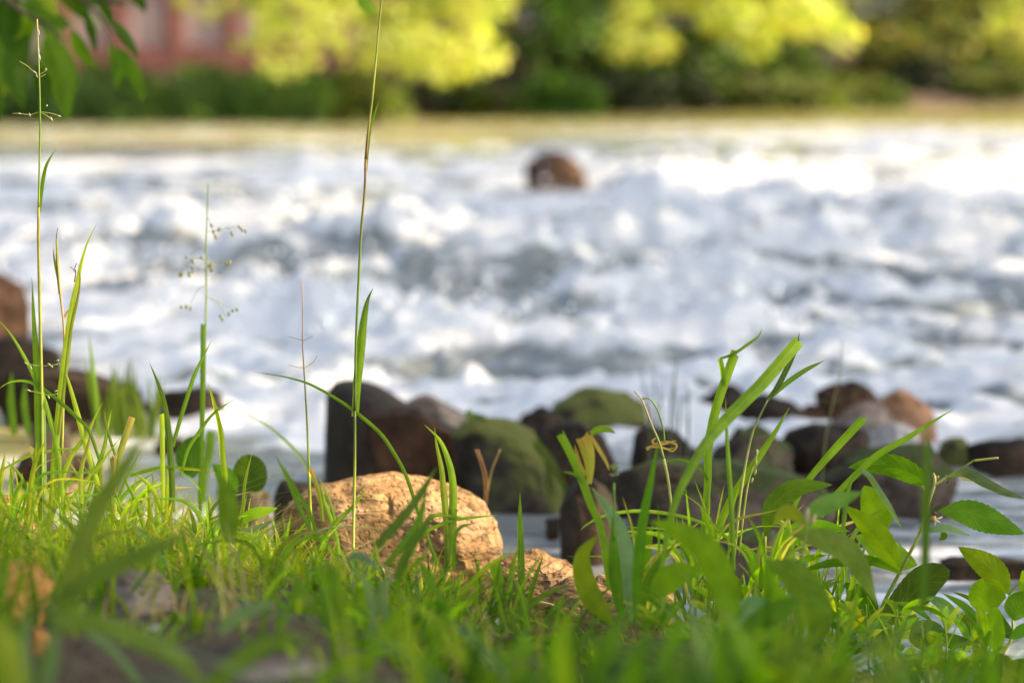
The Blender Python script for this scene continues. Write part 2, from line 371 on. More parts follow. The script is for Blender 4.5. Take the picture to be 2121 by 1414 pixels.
# ------------------------------------------------------------------ rocks
def rooted(v, c):
    """stretch the lower half of a rock down into the ground or river bed it stands on"""
    g = float(ground_z(np.array([c[0]]), np.array([c[1]]))[0]); zt = g-.03 if g > .02 else -.10
    lo = v[:, 2].min()
    if lo > zt:
        dn = v[:, 2] < c[2]; k = (c[2]-zt)/(c[2]-lo); v = v.copy(); v[dn, 2] = c[2]-(c[2]-v[dn, 2])*k
    return v
def rock(name, label, cat, px0, px1, py0, py1, d, mat, seed, depth=1.0, sub=4, rough=.10, facets=13, sink=.0, fine=0.0, warp=None, group=None, box=.66, tilt=0):
    c = P((px0+px1)/2, (py0+py1)/2, d); sx = (px1-px0)/2/FPX*d; sz = (py1-py0)/2/FPX*d; sy = (sx+sz)/2*depth
    rs = np.random.RandomState(seed)
    bm = bmesh.new(); bmesh.ops.create_icosphere(bm, subdivisions=sub, radius=1)
    v = np.array([q.co[:] for q in bm.verts]); f = [[q.index for q in fc.verts] for fc in bm.faces]; bm.free()
    pl = rs.normal(size=(facets, 3)); pl /= np.linalg.norm(pl, axis=1)[:, None]; hh = rs.uniform(box, 1.0, facets)
    dt = v@pl.T; r = np.min(np.where(dt > .15, hh/np.maximum(dt, .15), 9), axis=1); r = np.minimum(r, 1.06)
    r = .92*r+.08
    v = v*r[:, None]
    v = v*(1+rough*fbm(v*1.6+seed*3.1, 4, seed)[:, None]*1.6)
    if fine:
        k = fbm(v*np.array([3, 3, 9.])+seed, 5, seed+3, .6, True)
        v = v*(1+fine*k[:, None])
        v = v*(1-fine*1.3*sstep(.72, .95, fbm(v*2.2+seed*7, 3, seed+9, .5, True))[:, None])
    mx_ = np.abs(v).max(0); v = v/mx_
    v = v*np.array([sx, sy, sz])
    if warp: v = warp(v, sx, sz)
    if tilt:
        ca, sa = math.cos(tilt), math.sin(tilt); v = v@np.array([[ca, 0, sa], [0, 1, 0], [-sa, 0, ca]])
    rg = fbm(v/np.array([sx, sy, sz])*1.5+seed*1.7, 3, seed+50, .5, True) if not fine else 0*v[:, 0]
    v = v*(1-.20*np.clip(.35-rg, 0, 1))[:, None]
    v = rooted(v+np.array(c), c)
    o = mesh_obj(name, v, f, mat)
    # origin at the rock's middle
    o.data.transform(Matrix.Translation(-c)); o.location = c
    return tag(o, label, cat, group)

def outline_rock(name, label, cat, poly, d, mat, seed, depth=.8, sub=5, rough=.09, fine=0.0, group=None, ridge=.24, facet=.85):
    """rock whose silhouette follows the traced outline; rounded and rough in depth"""
    q = np.array([tuple(P(a, b, d)) for a, b in poly]); c = q.mean(0); rx = (q[:, 0]-c[0]); rz = (q[:, 2]-c[2])
    an = np.arctan2(rz, rx); ths = np.linspace(-math.pi, math.pi, 361); R_ = np.zeros(361)
    for k, th in enumerate(ths):
        dx, dz = math.cos(th), math.sin(th); best = 0
        for i in range(len(q)):
            j = (i+1) % len(q); ax, az, bx_, bz = rx[i], rz[i], rx[j], rz[j]; ex, ez = bx_-ax, bz-az; den = dx*ez-dz*ex
            if abs(den) < 1e-12: continue
            tt = (ax*ez-az*ex)/den; u = (ax*dz-az*dx)/den
            if tt > 0 and -1e-6 <= u <= 1+1e-6: best = max(best, tt)
        R_[k] = best
    R_ = np.convolve(np.concatenate([R_[-3:-1], R_, R_[1:3]]), np.ones(5)/5, 'valid')
    bm = bmesh.new(); bmesh.ops.create_icosphere(bm, subdivisions=sub, radius=1)
    v = np.array([z.co[:] for z in bm.verts]); f = [[z.index for z in fc.verts] for fc in bm.faces]; bm.free()
    th = np.arctan2(v[:, 2], v[:, 0]); rr = np.interp(th, ths, R_); m_ = R_.mean()
    rs = np.random.RandomState(seed); pl = rs.normal(size=(14, 3)); pl /= np.linalg.norm(pl, axis=1)[:, None]; hh = rs.uniform(.80, 1.0, 14); dt = v@pl.T
    cut = np.minimum(np.min(np.where(dt > .15, hh/np.maximum(dt, .15), 9), axis=1), 1.0)
    rad = np.hypot(v[:, 0], v[:, 2]); bulge = np.where(rad > 1e-6, np.minimum(1, rad**.55)/np.maximum(rad, 1e-6), 1)   # fuller than a sphere
    w = v.copy(); w[:, 0] *= rr*bulge; w[:, 2] *= rr*bulge; w[:, 1] = np.sign(v[:, 1])*np.abs(v[:, 1])**.9*m_*depth*(.4+.6*cut)
    k = fbm(v*1.8+seed*3.1, 4, seed); w = w*(1+rough*k*1.4*(1-.55*rad))[:, None]
    if fine:
        s_ = 1/m_; k2 = fbm(w*s_*np.array([2.4, 2.4, 6.])+seed, 6, seed+3, .62, True); w = w*(1+fine*k2[:, None])
        k3 = fbm(w*s_*np.array([1.6, 1.6, 1.1])+seed*7, 5, seed+9, .6, True); w = w*(1-fine*2.4*(sstep(.60, .86, k3)*sstep(-.25, .25, fbm(v*1.3+seed, 2, seed+40)))[:, None])
    wn_ = w/np.array([np.abs(w[:, 0]).max(), np.abs(w[:, 1]).max(), np.abs(w[:, 2]).max()]); pl2 = rs.normal(size=(16, 3)); pl2 /= np.linalg.norm(pl2, axis=1)[:, None]
    dt2 = wn_@pl2.T; h2 = rs.uniform(.52, .88, 16); w = w*(1-(1-np.minimum(np.min(np.where(dt2 > .1, h2/np.maximum(dt2, .1), 9), axis=1), 1.0))*(.3 if fine else facet))[:, None]
    if not fine:
        rg = fbm(v*1.7+seed*1.7, 3, seed+50, .5, True); w = w*(1-ridge*np.clip(.35-rg, 0, 1))[:, None]
    w = rooted(w+c, c); o = mesh_obj(name, w, f, mat)
    cv = Vector(c); o.data.transform(Matrix.Translation(-cv)); o.location = cv
    return tag(o, label, cat, group)
def arch(v, sx, sz):            # shoulder to the left, steep nose to the right
    t = v[:, 0]/sx
    v = v.copy(); up = v[:, 2] > 0
    v[:, 2] = np.where(up, v[:, 2]*(1.0-.55*sstep(.05, -.95, t)), v[:, 2]); return v
outline_rock('ochre_boulder', 'crumbly ochre boulder with sunlit rounded top behind the grass in the middle', 'boulder', [(545,1095),(600,1040),(660,1012),(720,1000),(760,989),(810,988),(880,998),(930,1012),(975,1030),(1000,1055),(1020,1085),(1036,1120),(1030,1150),(1050,1180),(1035,1240),(960,1290),(700,1290),(540,1200)], 2.42, M['ochre'], 12, sub=7, rough=.10, fine=.06)
outline_rock('ochre_stone', 'knobbly ochre stone leaning against the right end of the ochre boulder', 'stone', [(1010,1165),(1060,1148),(1110,1142),(1150,1155),(1195,1170),(1212,1220),(1190,1300),(1100,1320),(1030,1250)], 2.33, M['ochre'], 23, sub=7, rough=.12, fine=.08)
outline_rock('ochre_stone', 'cracked brown ochre stone under the broad rosette plant', 'stone', [(1110,1240),(1180,1200),(1250,1195),(1330,1205),(1390,1230),(1412,1275),(1395,1330),(1250,1380),(1120,1370)], 2.24, M['ochre'], 31, sub=7, rough=.12, fine=.08)
rock('ochre_stone', 'small rough ochre stone showing between the blurred leaves at lower right', 'stone', 1560, 1660, 1270, 1380, 2.22, M['ochre'], 35, sub=5, rough=.14, fine=.05)
rock('ochre_stone', 'ochre stone cut by the bottom edge under the low leafy weeds', 'stone', 1650, 1850, 1385, 1480, 2.05, M['ochre'], 37, sub=5, rough=.12, fine=.04)
rock('rust_stone', 'bright orange weathered stone at the left edge behind blurred grass', 'stone', -50, 124, 1160, 1290, 1.70, M['rust'], 41, sub=5, rough=.12, fine=.05)
rock('rust_stone', 'tiny orange stone chip below the bright orange stone', 'stone', 60, 102, 1292, 1350, 1.55, M['rust'], 43, sub=4, rough=.1, fine=.03)
rock('brown_stone', 'brown rough stone at the left edge in front of the tall stalk foot', 'stone', -60, 90, 1020, 1150, 2.3, M['ochre'], 45, sub=5, rough=.12, fine=.05)
rock('grey_stone', 'large jagged grey brown stone in the shaded lower left grass', 'stone', 175, 375, 1165, 1330, 1.80, M['greystone'], 47, sub=5, rough=.16, fine=.06, box=.6)
rock('grey_stone', 'pale rounded pebble right of the jagged grey brown stone', 'stone', 322, 385, 1268, 1338, 1.70, M['palestone'], 49, sub=4, rough=.1)
rock('grey_stone', 'flat pale pebble below the jagged grey brown stone', 'stone', 280, 355, 1292, 1352, 1.66, M['palestone'], 50, sub=4, rough=.1)
rock('grey_stone', 'long rough bark brown stone left of the leafy clump below the ochre boulder', 'stone', 455, 640, 1245, 1345, 1.92, M['greystone'], 53, sub=5, rough=.14, fine=.06)
rock('grey_stone', 'flat grey stone half buried behind the long bark brown stone', 'stone', 350, 520, 1180, 1260, 2.15, M['greystone'], 55, sub=5, rough=.12, fine=.05)
rock('smooth_stone', 'smooth blurred mauve brown stone at the bottom edge left of centre', 'stone', 440, 720, 1362, 1480, 1.45, M['greystone'], 57, sub=5, rough=.06)
rock('smooth_stone', 'smooth blurred grey green stone at the bottom edge right of centre', 'stone', 1210, 1520, 1325, 1480, 1.6, M['mossgrey'], 59, sub=5, rough=.10)

def wedge(v, sx, sz):
    t = v[:, 0]/sx; v = v.copy()
    v[:, 2] = np.where(v[:, 2] > 0, v[:, 2]*(1.05-.45*sstep(-.6, 1.0, t)), v[:, 2]); return v
outline_rock('dark_boulder', 'big dark wet boulder with steep black left face standing in the shallows', 'boulder', [(677,815),(690,790),(725,784),(775,795),(830,832),(900,870),(980,910),(1060,960),(1110,1010),(1140,1080),(1130,1190),(690,1190),(672,1000)], 3.3, M['wetdark'], 64, rough=.03, ridge=.0, facet=.0)
outline_rock('sunlit_patch', 'sunlit patch on the face of the big dark boulder built as a brown slab', 'boulder', [(750,860),(795,828),(860,842),(930,890),(985,940),(960,975),(860,950),(770,915)], 3.2, M['darkbrown'], 66, rough=.05, depth=.5)  # added slab: the boulder's sunlit patch painted as brown rock
outline_rock('pale_slab', 'pale pinkish slab behind the top of the big dark boulder', 'boulder', [(780,800),(850,796),(920,835),(1000,875),(1060,950),(1020,990),(900,950),(810,880)], 3.45, M['greystone'], 67, rough=.10)
outline_rock('mossy_boulder', 'hump of moss green rock sloping off to the right of the dark boulder', 'boulder', [(925,880),(965,848),(1010,856),(1065,870),(1105,892),(1135,940),(1160,1000),(1210,1090),(1200,1180),(1010,1180),(985,1040),(950,960)], 3.15, M['mossy'], 71, rough=.12, depth=.6, ridge=.12, facet=.4)
rock('mossy_boulder', 'moss topped dark boulder at the edge of the rapids in the middle', 'boulder', 1125, 1350, 796, 930, 3.75, M['mossy'], 73, depth=.9, sub=5, rough=.1)
rock('dark_rock', 'low black rock left of the moss topped boulder in the rapids', 'rock', 1060, 1190, 836, 930, 3.72, M['wetdark'], 75, depth=.9)
rock('dark_rock', 'small black pointed rock behind the grass blades right of centre', 'rock', 1435, 1560, 793, 900, 3.9, M['wetdark'], 77, depth=.9)
rock('dark_rock', 'dark olive rock touching the small black pointed rock', 'rock', 1530, 1660, 810, 910, 3.85, M['wetdark'], 79, depth=.9)
outline_rock('grey_rock', 'long grey rock with pinkish top and mossy side in the shallows', 'rock', [(1225,1030),(1250,972),(1330,948),(1450,955),(1560,955),(1640,975),(1700,1000),(1745,1080),(1720,1190),(1250,1190)], 2.95, M['mossgrey'], 81, rough=.09)
outline_rock('grey_rock', 'steep olive grey rock behind the long grey rock', 'rock', [(1440,1020),(1465,905),(1525,862),(1590,868),(1640,925),(1690,1010),(1650,1080),(1470,1080)], 3.25, M['mossgrey'], 83, rough=.10)
outline_rock('brown_rock', 'dark red brown rock crowning the right hand rock pile', 'rock', [(1688,810),(1700,786),(1750,783),(1800,792),(1835,810),(1850,860),(1830,920),(1720,920),(1690,860)], 3.72, M['darkbrown'], 85, rough=.08)
outline_rock('tan_rock', 'sunlit tan rock at the right end of the rock pile', 'rock', [(1825,820),(1850,803),(1890,812),(1930,850),(1950,890),(1900,930),(1840,920)], 3.62, M['tanrock'], 87, rough=.08)
rock('grey_rock', 'grey speckled rock in the middle of the right hand rock pile', 'rock', 1700, 1860, 825, 950, 3.5, M['greystone'], 89, depth=.8)
rock('dark_rock', 'black hollow looking rock low in the right hand rock pile', 'rock', 1610, 1820, 860, 1030, 3.3, M['wetdark'], 91, depth=.8)
rock('mossy_boulder', 'mossy flat rock in front of the right hand rock pile', 'rock', 1690, 2010, 915, 1080, 3.12, M['mossgrey'], 93, depth=.7, sub=5)
rock('pale_stone', 'small pale wet stone below the sunlit tan rock', 'stone', 1798, 1905, 872, 945, 3.42, M['palestone'], 95, depth=.9)
rock('dark_rock', 'low black rock breaking the water at the right edge', 'rock', 1990, 2160, 900, 985, 3.4, M['wetdark'], 97, depth=.8)
rock('dark_rock', 'small ochre spotted rock next to the low black rock at the right edge', 'rock', 1935, 2010, 900, 980, 3.42, M['mossy'], 98, depth=.9)
rock('dark_rock', 'thin dark rock line in the near water behind the right hand plant', 'rock', 1930, 2140, 1150, 1190, 2.75, M['wetdark'], 99, depth=.6)
outline_rock('river_boulder', 'lone rounded brown boulder standing in the white rapids', 'boulder', [(1082,372),(1088,338),(1118,314),(1166,312),(1200,338),(1222,385),(1238,430),(1170,450),(1090,435)], 8.6, M['wetbrown'], 104, rough=.08)
rock('brown_boulder', 'large brown boulder with black wet foot at the left edge', 'boulder', -120, 66, 562, 725, 4.95, M['wetbrown'], 103, depth=.8, sub=5)
rock('dark_rock', 'dark rock in the foam above the left edge boulder', 'rock', 15, 105, 483, 540, 6.9, M['wetdark'], 105, depth=.8)
rock('dark_rock', 'tiny dark rock poking out of foam right of the left edge boulder', 'rock', 165, 215, 535, 590, 6.3, M['wetdark'], 107, depth=.8)
outline_rock('flat_rock', 'low dark rock shelf washed by foam above the left grass', 'rock', [(-60,770),(60,752),(180,768),(300,800),(335,840),(250,885),(-60,895)], 3.85, M['wetdark'], 109)
outline_rock('flat_rock', 'low dark rock behind the panicle stalk at left', 'rock', [(300,830),(340,795),(420,785),(470,805),(485,850),(470,890),(400,900),(310,890)], 3.8, M['wetdark'], 111)
rock('flat_rock', 'dark flat rock at the left edge behind the tallest stalk', 'rock', -60, 130, 690, 800, 4.35, M['wetdark'], 113, depth=.8)
rock('dark_rock', 'submerged grey rock humped under the falling foam in the middle', 'rock', 850, 985, 505, 610, 6.6, M['greystone'], 115, depth=.8)
rock('dark_rock', 'small dark wet rock behind the left end of the ochre boulder', 'rock', 560, 690, 985, 1060, 2.85, M['wetdark'], 117, depth=.9)
outline_rock('dark_rock', 'black angular rock between the mossy hump and the moss topped boulder', 'rock', [(1085,905),(1130,870),(1200,868),(1250,900),(1275,960),(1290,1040),(1180,1070),(1100,1040)], 3.25, M['wetdark'], 131)
outline_rock('dark_rock', 'dark low rock joining the moss topped boulder to the long grey rock', 'rock', [(1290,900),(1340,880),(1400,890),(1440,930),(1440,990),(1330,1020),(1280,990)], 3.3, M['wetdark'], 132)
outline_rock('dark_rock', 'dark moss streaked rock at the right foot of the mossy hump', 'rock', [(1150,1000),(1210,980),(1260,1010),(1290,1070),(1270,1130),(1150,1140)], 2.85, M['wetdark'], 133)
outline_rock('dark_rock', 'black wet rock under the steep olive grey rock', 'rock', [(1640,1000),(1690,960),(1760,985),(1800,1040),(1810,1110),(1700,1130),(1640,1080)], 3.1, M['wetdark'], 134)
outline_rock('brown_rock', 'small brown pebbly rock left of the dark red brown rock', 'rock', [(1640,850),(1680,835),(1720,850),(1730,890),(1680,915),(1640,900)], 3.7, M['darkbrown'], 135)
for (a, b_, c, d_, dd, sd, lb) in ((60, 150, 870, 930, 3.3, 121, 'brown stone just behind the left grass tussock'), (470, 560, 1000, 1050, 2.75, 123, 'small grey stone at the waterline behind the round leaves'), (1480, 1640, 1090, 1150, 2.7, 127, 'dull brown stone at the waterline below the long grey rock')):
    rock('shore_stone', lb, 'stone', a, b_, c, d_, dd, M['mossgrey'], sd, depth=.9)
rr = random.Random(44)
for k in range(18):
    px, py, d = rr.uniform(1040, 1960) if k < 9 else rr.uniform(-40, 480), 0, rr.uniform(2.9, 3.9); py = 100+5008*(.585)/d; s = rr.uniform(18, 60)
    rock('small_stone', 'small dark wet stone among the big rocks right of the dark boulder' if k < 9 else 'small dark wet stone in the shallows behind the left grass', 'stone', px-s, px+s, py-s*rr.uniform(.5, .9), py+s*.6, d, rr.choice([M['wetdark'], M['darkbrown'], M['wetdark']]), 700+k, sub=4, rough=.2, group='small wet stones between the big rocks' if k < 9 else 'small wet stones behind the left grass')
# ------------------------------------------------------------------ trees, bushes, building across the river
def leaf_cloud(name, parent, clumps, n, size, pal, mat, seed, drop=0.0, shell=.55, gap=-.16):
    """many small folded leaves spread through ellipsoid clumps (cx,cy,cz,rx,ry,rz,weight)"""
    rs = np.random.RandomState(seed); cl = np.array([c[:6] for c in clumps], float)
    w = np.array([c[6] if len(c) > 6 else c[3]*c[4]*c[5] for c in clumps]); w = w/w.sum()
    k = rs.choice(len(cl), n, p=w); u = rs.normal(size=(n, 3)); u /= np.linalg.norm(u, axis=1)[:, None]
    rr = rs.uniform(shell, 1.0, n)**.7; p = cl[k, :3]+u*rr[:, None]*cl[k, 3:6]
    g = fbm(p*(2.1 if gap < 0 else 3.1)+seed, 2, seed)                      # gaps and dense places
    p = p[g > gap]; k = k[g > gap]; n = len(p)
    L = size*rs.uniform(.6, 1.3, n); a = rs.normal(size=(n, 3)); a[:, 2] = a[:, 2]*.6-.5-drop; a /= np.linalg.norm(a, axis=1)[:, None]
    b = np.cross(a, rs.normal(size=(n, 3))); b /= np.linalg.norm(b, axis=1)[:, None]; nn = np.cross(a, b)
    q = np.stack([p, p+a*L[:, None]*.5+b*L[:, None]*.27+nn*L[:, None]*.06, p+a*L[:, None], p+a*L[:, None]*.5-b*L[:, None]*.27+nn*L[:, None]*.06, ], 1)
    i = np.arange(n)*4; f = np.concatenate([np.stack([i, i+1, i+2], -1), np.stack([i, i+2, i+3], -1)])
    pal = np.array(pal, float); pw = pal[:, 3]/pal[:, 3].sum()
    tone = fbm(p*1.5+seed*2, 2, seed+5)
    c = pal[rs.choice(len(pal), n, p=pw), :3]*rs.uniform(.75, 1.25, n)[:, None]*(1+.4*tone)[:, None]
    o = mesh_obj(name, q.reshape(-1, 3), f, mat, parent, cols=np.repeat(c, 4, 0)); return o
def tube(name, pts, radii, mat, parent=None, sides=6, n=12, cols=None):
    c = smooth_line(pts, n); v = []; col = []
    for i, p in enumerate(c):
        t = (c[min(i+1, n-1)]-c[max(i-1, 0)]).normalized(); s = t.cross(Vector((0, 1, .1))).normalized(); u = s.cross(t)
        k = i/(n-1); r = radii[0]+(radii[1]-radii[0])*k if len(radii) == 2 else np.interp(k, np.linspace(0, 1, len(radii)), radii)
        for j in range(sides):
            a = 2*math.pi*j/sides; v.append(p+(s*math.cos(a)+u*math.sin(a))*r)
            if cols is not None: col.append(np.array([np.interp(k, np.linspace(0, 1, len(cols)), [q[z] for q in cols]) for z in range(3)]))
    f = [(i*sides+j, i*sides+(j+1) % sides, (i+1)*sides+(j+1) % sides, (i+1)*sides+j) for i in range(n-1) for j in range(sides)]
    f += [tuple(range(sides))[::-1], tuple((n-1)*sides+j for j in range(sides))]
    return mesh_obj(name, [tuple(x) for x in v], f, mat, parent, cols=col if cols is not None else None)

YEL = [(.56, .58, .17, 4), (.38, .47, .12, 2), (.64, .56, .24, 1.2)]
BSH = [(.18, .30, .08, 4), (.13, .22, .06, 3), (.28, .38, .09, 1)]
GRN = [(.09, .19, .03, 4), (.06, .13, .024, 3), (.16, .27, .035, 1)]
DRK = [(.010, .020, .008, 4), (.018, .03, .010, 2)]  # near-black leaf colour painting the deep shade beneath the far trees
OLV = [(.14, .19, .03, 4), (.05, .075, .018, 3), (.16, .13, .035, .8)]
AUT = [(.16, .20, .035, 4), (.05, .07, .018, 2), (.34, .18, .06, .6), (.36, .36, .08, 1.6)]
def pxc(px, py, d, rx, ry=None, dr=None, w=None):
    c = P(px, py, d); ry = rx if ry is None else ry; a = rx/FPX*d; b = ry/FPX*d
    return (c.x, c.y, c.z, a, dr if dr else (a+b)/2, b)+((w,) if w else ())
def far_tree(name, label, cat, base, clumps, n, size, pal, seed, trunk_top=None, tr=.12, group=None, limbs=3, drop=0.0):
    bx, by = base; gz = float(far_z(np.array([[bx]]), np.array([[by]]))[0, 0])
    t = thing(name, label, cat, (bx, by, gz), group)
    leaf_cloud('crown', t, clumps, n, size, pal, M['far'], seed, drop, gap=-.09 if pal is YEL else -.16)
    tt = trunk_top or max(c[2] for c in clumps)
    rr = random.Random(seed)
    top = (bx+rr.uniform(-.2, .2), by+rr.uniform(-.2, .2), tt)
    tube('trunk', [(bx, by, gz-.1), (bx+rr.uniform(-.1, .1), by, gz+(tt-gz)*.45), top], (tr, tr*.45), M['bark'], t, 7, 10)
    for i in range(min(limbs, len(clumps))):
        c = clumps[rr.randrange(len(clumps))]; z0 = gz+(tt-gz)*rr.uniform(.3, .8)
        tube('limb', [(bx, by, z0), ((bx+c[0])/2, (by+c[1])/2, (z0+c[2])/2+.15), (c[0], c[1], c[2])], (tr*.4, tr*.12), M['bark'], t, 5, 7)
    return t
def bx_of(px, d): return ((px-W0/2)/FPX*d, d-.07)

# low bushes along the far water's edge, left half
for i, (px, py, d, rx, ry, pal, lb) in enumerate((
    (30, 215, 16.3, 120, 80, BSH, 'dark green waterside bush farthest left below the hanging branch'),
    (225, 205, 16.0, 125, 76, BSH, 'rounded green waterside bush left of the pale post gap'),
    (410, 205, 16.2, 125, 76, BSH, 'wide mid green waterside bush below the red building'),
    (585, 200, 16.1, 115, 72, BSH, 'bright green waterside bush below the drooping yellow boughs'),
    (740, 205, 16.4, 100, 70, OLV, 'olive waterside bush just left of the darkest gap in the bank'),
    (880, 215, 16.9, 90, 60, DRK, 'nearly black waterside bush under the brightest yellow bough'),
    (1010, 195, 17.1, 95, 70, OLV, 'olive waterside bush right of the darkest gap in the bank'),
    (1150, 200, 17.6, 95, 56, GRN, 'low dark green waterside bush below the deep green tree'),
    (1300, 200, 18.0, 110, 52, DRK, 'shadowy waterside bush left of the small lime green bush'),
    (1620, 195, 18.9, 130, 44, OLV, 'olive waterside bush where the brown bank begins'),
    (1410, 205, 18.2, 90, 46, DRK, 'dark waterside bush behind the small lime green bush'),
    (1780, 190, 19.5, 100, 34, OLV, 'loose olive bush on the brown slope'),
    (2060, 165, 20.2, 110, 34, OLV, 'loose olive bush on the brown slope at the right edge'),
    (1910, 160, 20.3, 100, 36, DRK, 'dark bush on the brown slope between the two loose olive bushes'))):
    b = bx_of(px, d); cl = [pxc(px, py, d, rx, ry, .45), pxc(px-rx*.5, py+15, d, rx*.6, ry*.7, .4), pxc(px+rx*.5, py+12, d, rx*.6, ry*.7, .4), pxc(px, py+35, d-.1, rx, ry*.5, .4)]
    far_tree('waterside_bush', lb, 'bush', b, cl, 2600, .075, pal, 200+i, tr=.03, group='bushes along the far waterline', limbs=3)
# sunny drooping tree in the middle
cl = [pxc(500, 40, 15.4, 75, 60, .5), pxc(590, 95, 15.2, 75, 62, .4), pxc(440, -20, 15.4, 80, 60, .4), pxc(640, 0, 15.6, 130, 70, .6), pxc(780, 65, 15.4, 110, 75, .5), pxc(860, 95, 15.3, 90, 55, .4),
      pxc(930, 120, 15.2, 70, 48, .35), pxc(940, 40, 15.5, 90, 70, .5), pxc(1010, 105, 15.2, 42, 34, .3), pxc(770, -60, 15.8, 260, 100, .8), pxc(990, -10, 15.6, 80, 60, .5), pxc(600, -260, 16, 330, 170, 1.0), pxc(900, -330, 16.4, 300, 170, 1.0)]
far_tree('sunlit_tree', 'yellow green sunlit tree drooping over the water in front of the red building', 'tree', (-1.0, 17.9), cl, 21000, .085, YEL, 220, tr=.1, drop=.3, limbs=8)
cl = [pxc(1320, 15, 16.6, 50, 40, .3), pxc(1290, 75, 16.5, 40, 45, .25), pxc(1365, 85, 16.5, 32, 38, .25), pxc(1500, 15, 16.6, 60, 55, .35), pxc(1570, 80, 16.5, 36, 40, .25), pxc(1545, 40, 16.5, 50, 40, .25), pxc(1660, 25, 16.6, 75, 45, .35),
      pxc(1745, 65, 16.5, 34, 34, .25), pxc(1500, -60, 16.9, 250, 60, .6), pxc(1400, -10, 16.7, 60, 30, .3)]
far_tree('sunlit_tree', 'yellow green leaf sprays of the tree hanging right of centre before dark woods', 'tree', (1.75, 19.9), cl, 5200, .085, YEL, 221, tr=.09, drop=.3, limbs=8)
cl = [pxc(1150, 60, 19.4, 170, 120, .9), pxc(1080, 140, 19.2, 110, 90, .7), pxc(1230, 150, 19.4, 120, 80, .7), pxc(1190, -60, 19.6, 260, 90, 1.0), pxc(1050, 20, 19.4, 90, 90, .6)]
far_tree('dark_tree', 'deep green tree between the two sunlit yellow trees', 'tree', bx_of(1180, 19.6), cl, 8000, .10, GRN+[(.03, .05, .015, 3)], 222, tr=.16)
cl = [pxc(1480, 130, 19.6, 140, 90, .7), pxc(1390, 175, 19.3, 90, 60, .5), pxc(1600, 150, 19.7, 120, 85, .7), pxc(1560, 205, 19.2, 130, 38, .4), pxc(1500, 40, 20.2, 260, 90, .8)]
far_tree('green_tree', 'mid green tree behind the hanging yellow leaf sprays', 'tree', bx_of(1500, 20.1), cl, 8500, .10, GRN+OLV, 223, tr=.14)
cl = [pxc(1470, 205, 18.9, 40, 32, .3)]
far_tree('waterside_bush', 'small lime green bush at the far waterline right of centre', 'bush', bx_of(1470, 18.8), cl, 500, .08, [(.16, .19, .03, 1), (.08, .12, .02, 1)], 224, tr=.02, limbs=1)
cl = [pxc(1830, 100, 21.5, 120, 75, .7), pxc(1760, 160, 21.2, 110, 50, .6), pxc(1960, 110, 21.6, 130, 60, .8), pxc(2080, 130, 21.4, 100, 55, .7), pxc(1900, -10, 22, 260, 90, 1.0), pxc(2080, 30, 22, 150, 80, .8)]
far_tree('mottled_tree', 'green tree mottled with orange leaves above the brown bank at right', 'tree', bx_of(1890, 22.0), cl, 9000, .11, AUT, 225, tr=.15)
cl = [pxc(1880, 85, 20.8, 40, 30, .3), pxc(1825, 105, 20.8, 36, 28, .3), pxc(1960, 60, 20.9, 40, 30, .3), pxc(1900, 185, 20.6, 22, 18, .2)]
far_tree('orange_bush', 'orange leaved sprays catching sun in the mottled tree at right', 'bush', bx_of(1880, 21.2), cl, 650, .11, [(.36, .24, .09, 1), (.34, .33, .10, 2), (.12, .18, .04, 4)], 226, tr=.03)
cl = [pxc(2090, 75, 20.2, 55, 40, .35), pxc(2060, 105, 20.2, 35, 30, .3), pxc(2140, 110, 20.2, 50, 40, .3), pxc(2110, 20, 20.4, 60, 40, .4)]
far_tree('sunlit_tree', 'yellow sunlit tree crown cut by the right edge of the view', 'tree', bx_of(2150, 20.8), cl, 1500, .10, YEL, 227, tr=.06)
cl = [pxc(2035, 150, 21.0, 26, 20, .25), pxc(1960, 150, 21, 40, 22, .3), pxc(1800, 190, 20.9, 40, 26, .3)]
far_tree('green_bush', 'small green bushes on the brown slope at right', 'bush', bx_of(1985, 21.0), cl, 700, .09, GRN, 228, tr=.02)
# woods behind it all
rs = np.random.RandomState(9); cl = []
for i in range(46):
    x = -34+68*i/45+rs.uniform(-.5, .5); yy = 31+rs.uniform(-2, 3)
    cl.append((x, yy, 3.2+rs.uniform(0, 2.2), 2.0, 1.6, 3.6+rs.uniform(-.6, 1)))
wo = leaf_cloud('far_woods', None, cl, 42000, .34, GRN+DRK, M['far'], 77)
tag(wo, 'solid dark green woods behind everything on the far bank', 'woods', kind='stuff')
# side woods of the river bends
cl = []
for i in range(14):
    cl.append((-9.5-1.0*i*.8+rs.uniform(-.4, .4), 17+rs.uniform(-.5, 2), 1.3+rs.uniform(0, 1), 1.1, .9, 1.5)); cl.append((8.2+.9*i+rs.uniform(-.4, .4), 22+rs.uniform(-.5, 2), 1.6+rs.uniform(0, 1), 1.2, .9, 1.8))
    cl.append((-4.3-.9*i, 19.8+rs.uniform(-.5, 1), 1.6, 1.2, .9, 1.7))
sw = leaf_cloud('bank_thicket', None, cl, 20000, .17, GRN+OLV, M['far'], 78)
tag(sw, 'green thicket following the far bank out to both sides', 'thicket', kind='stuff')

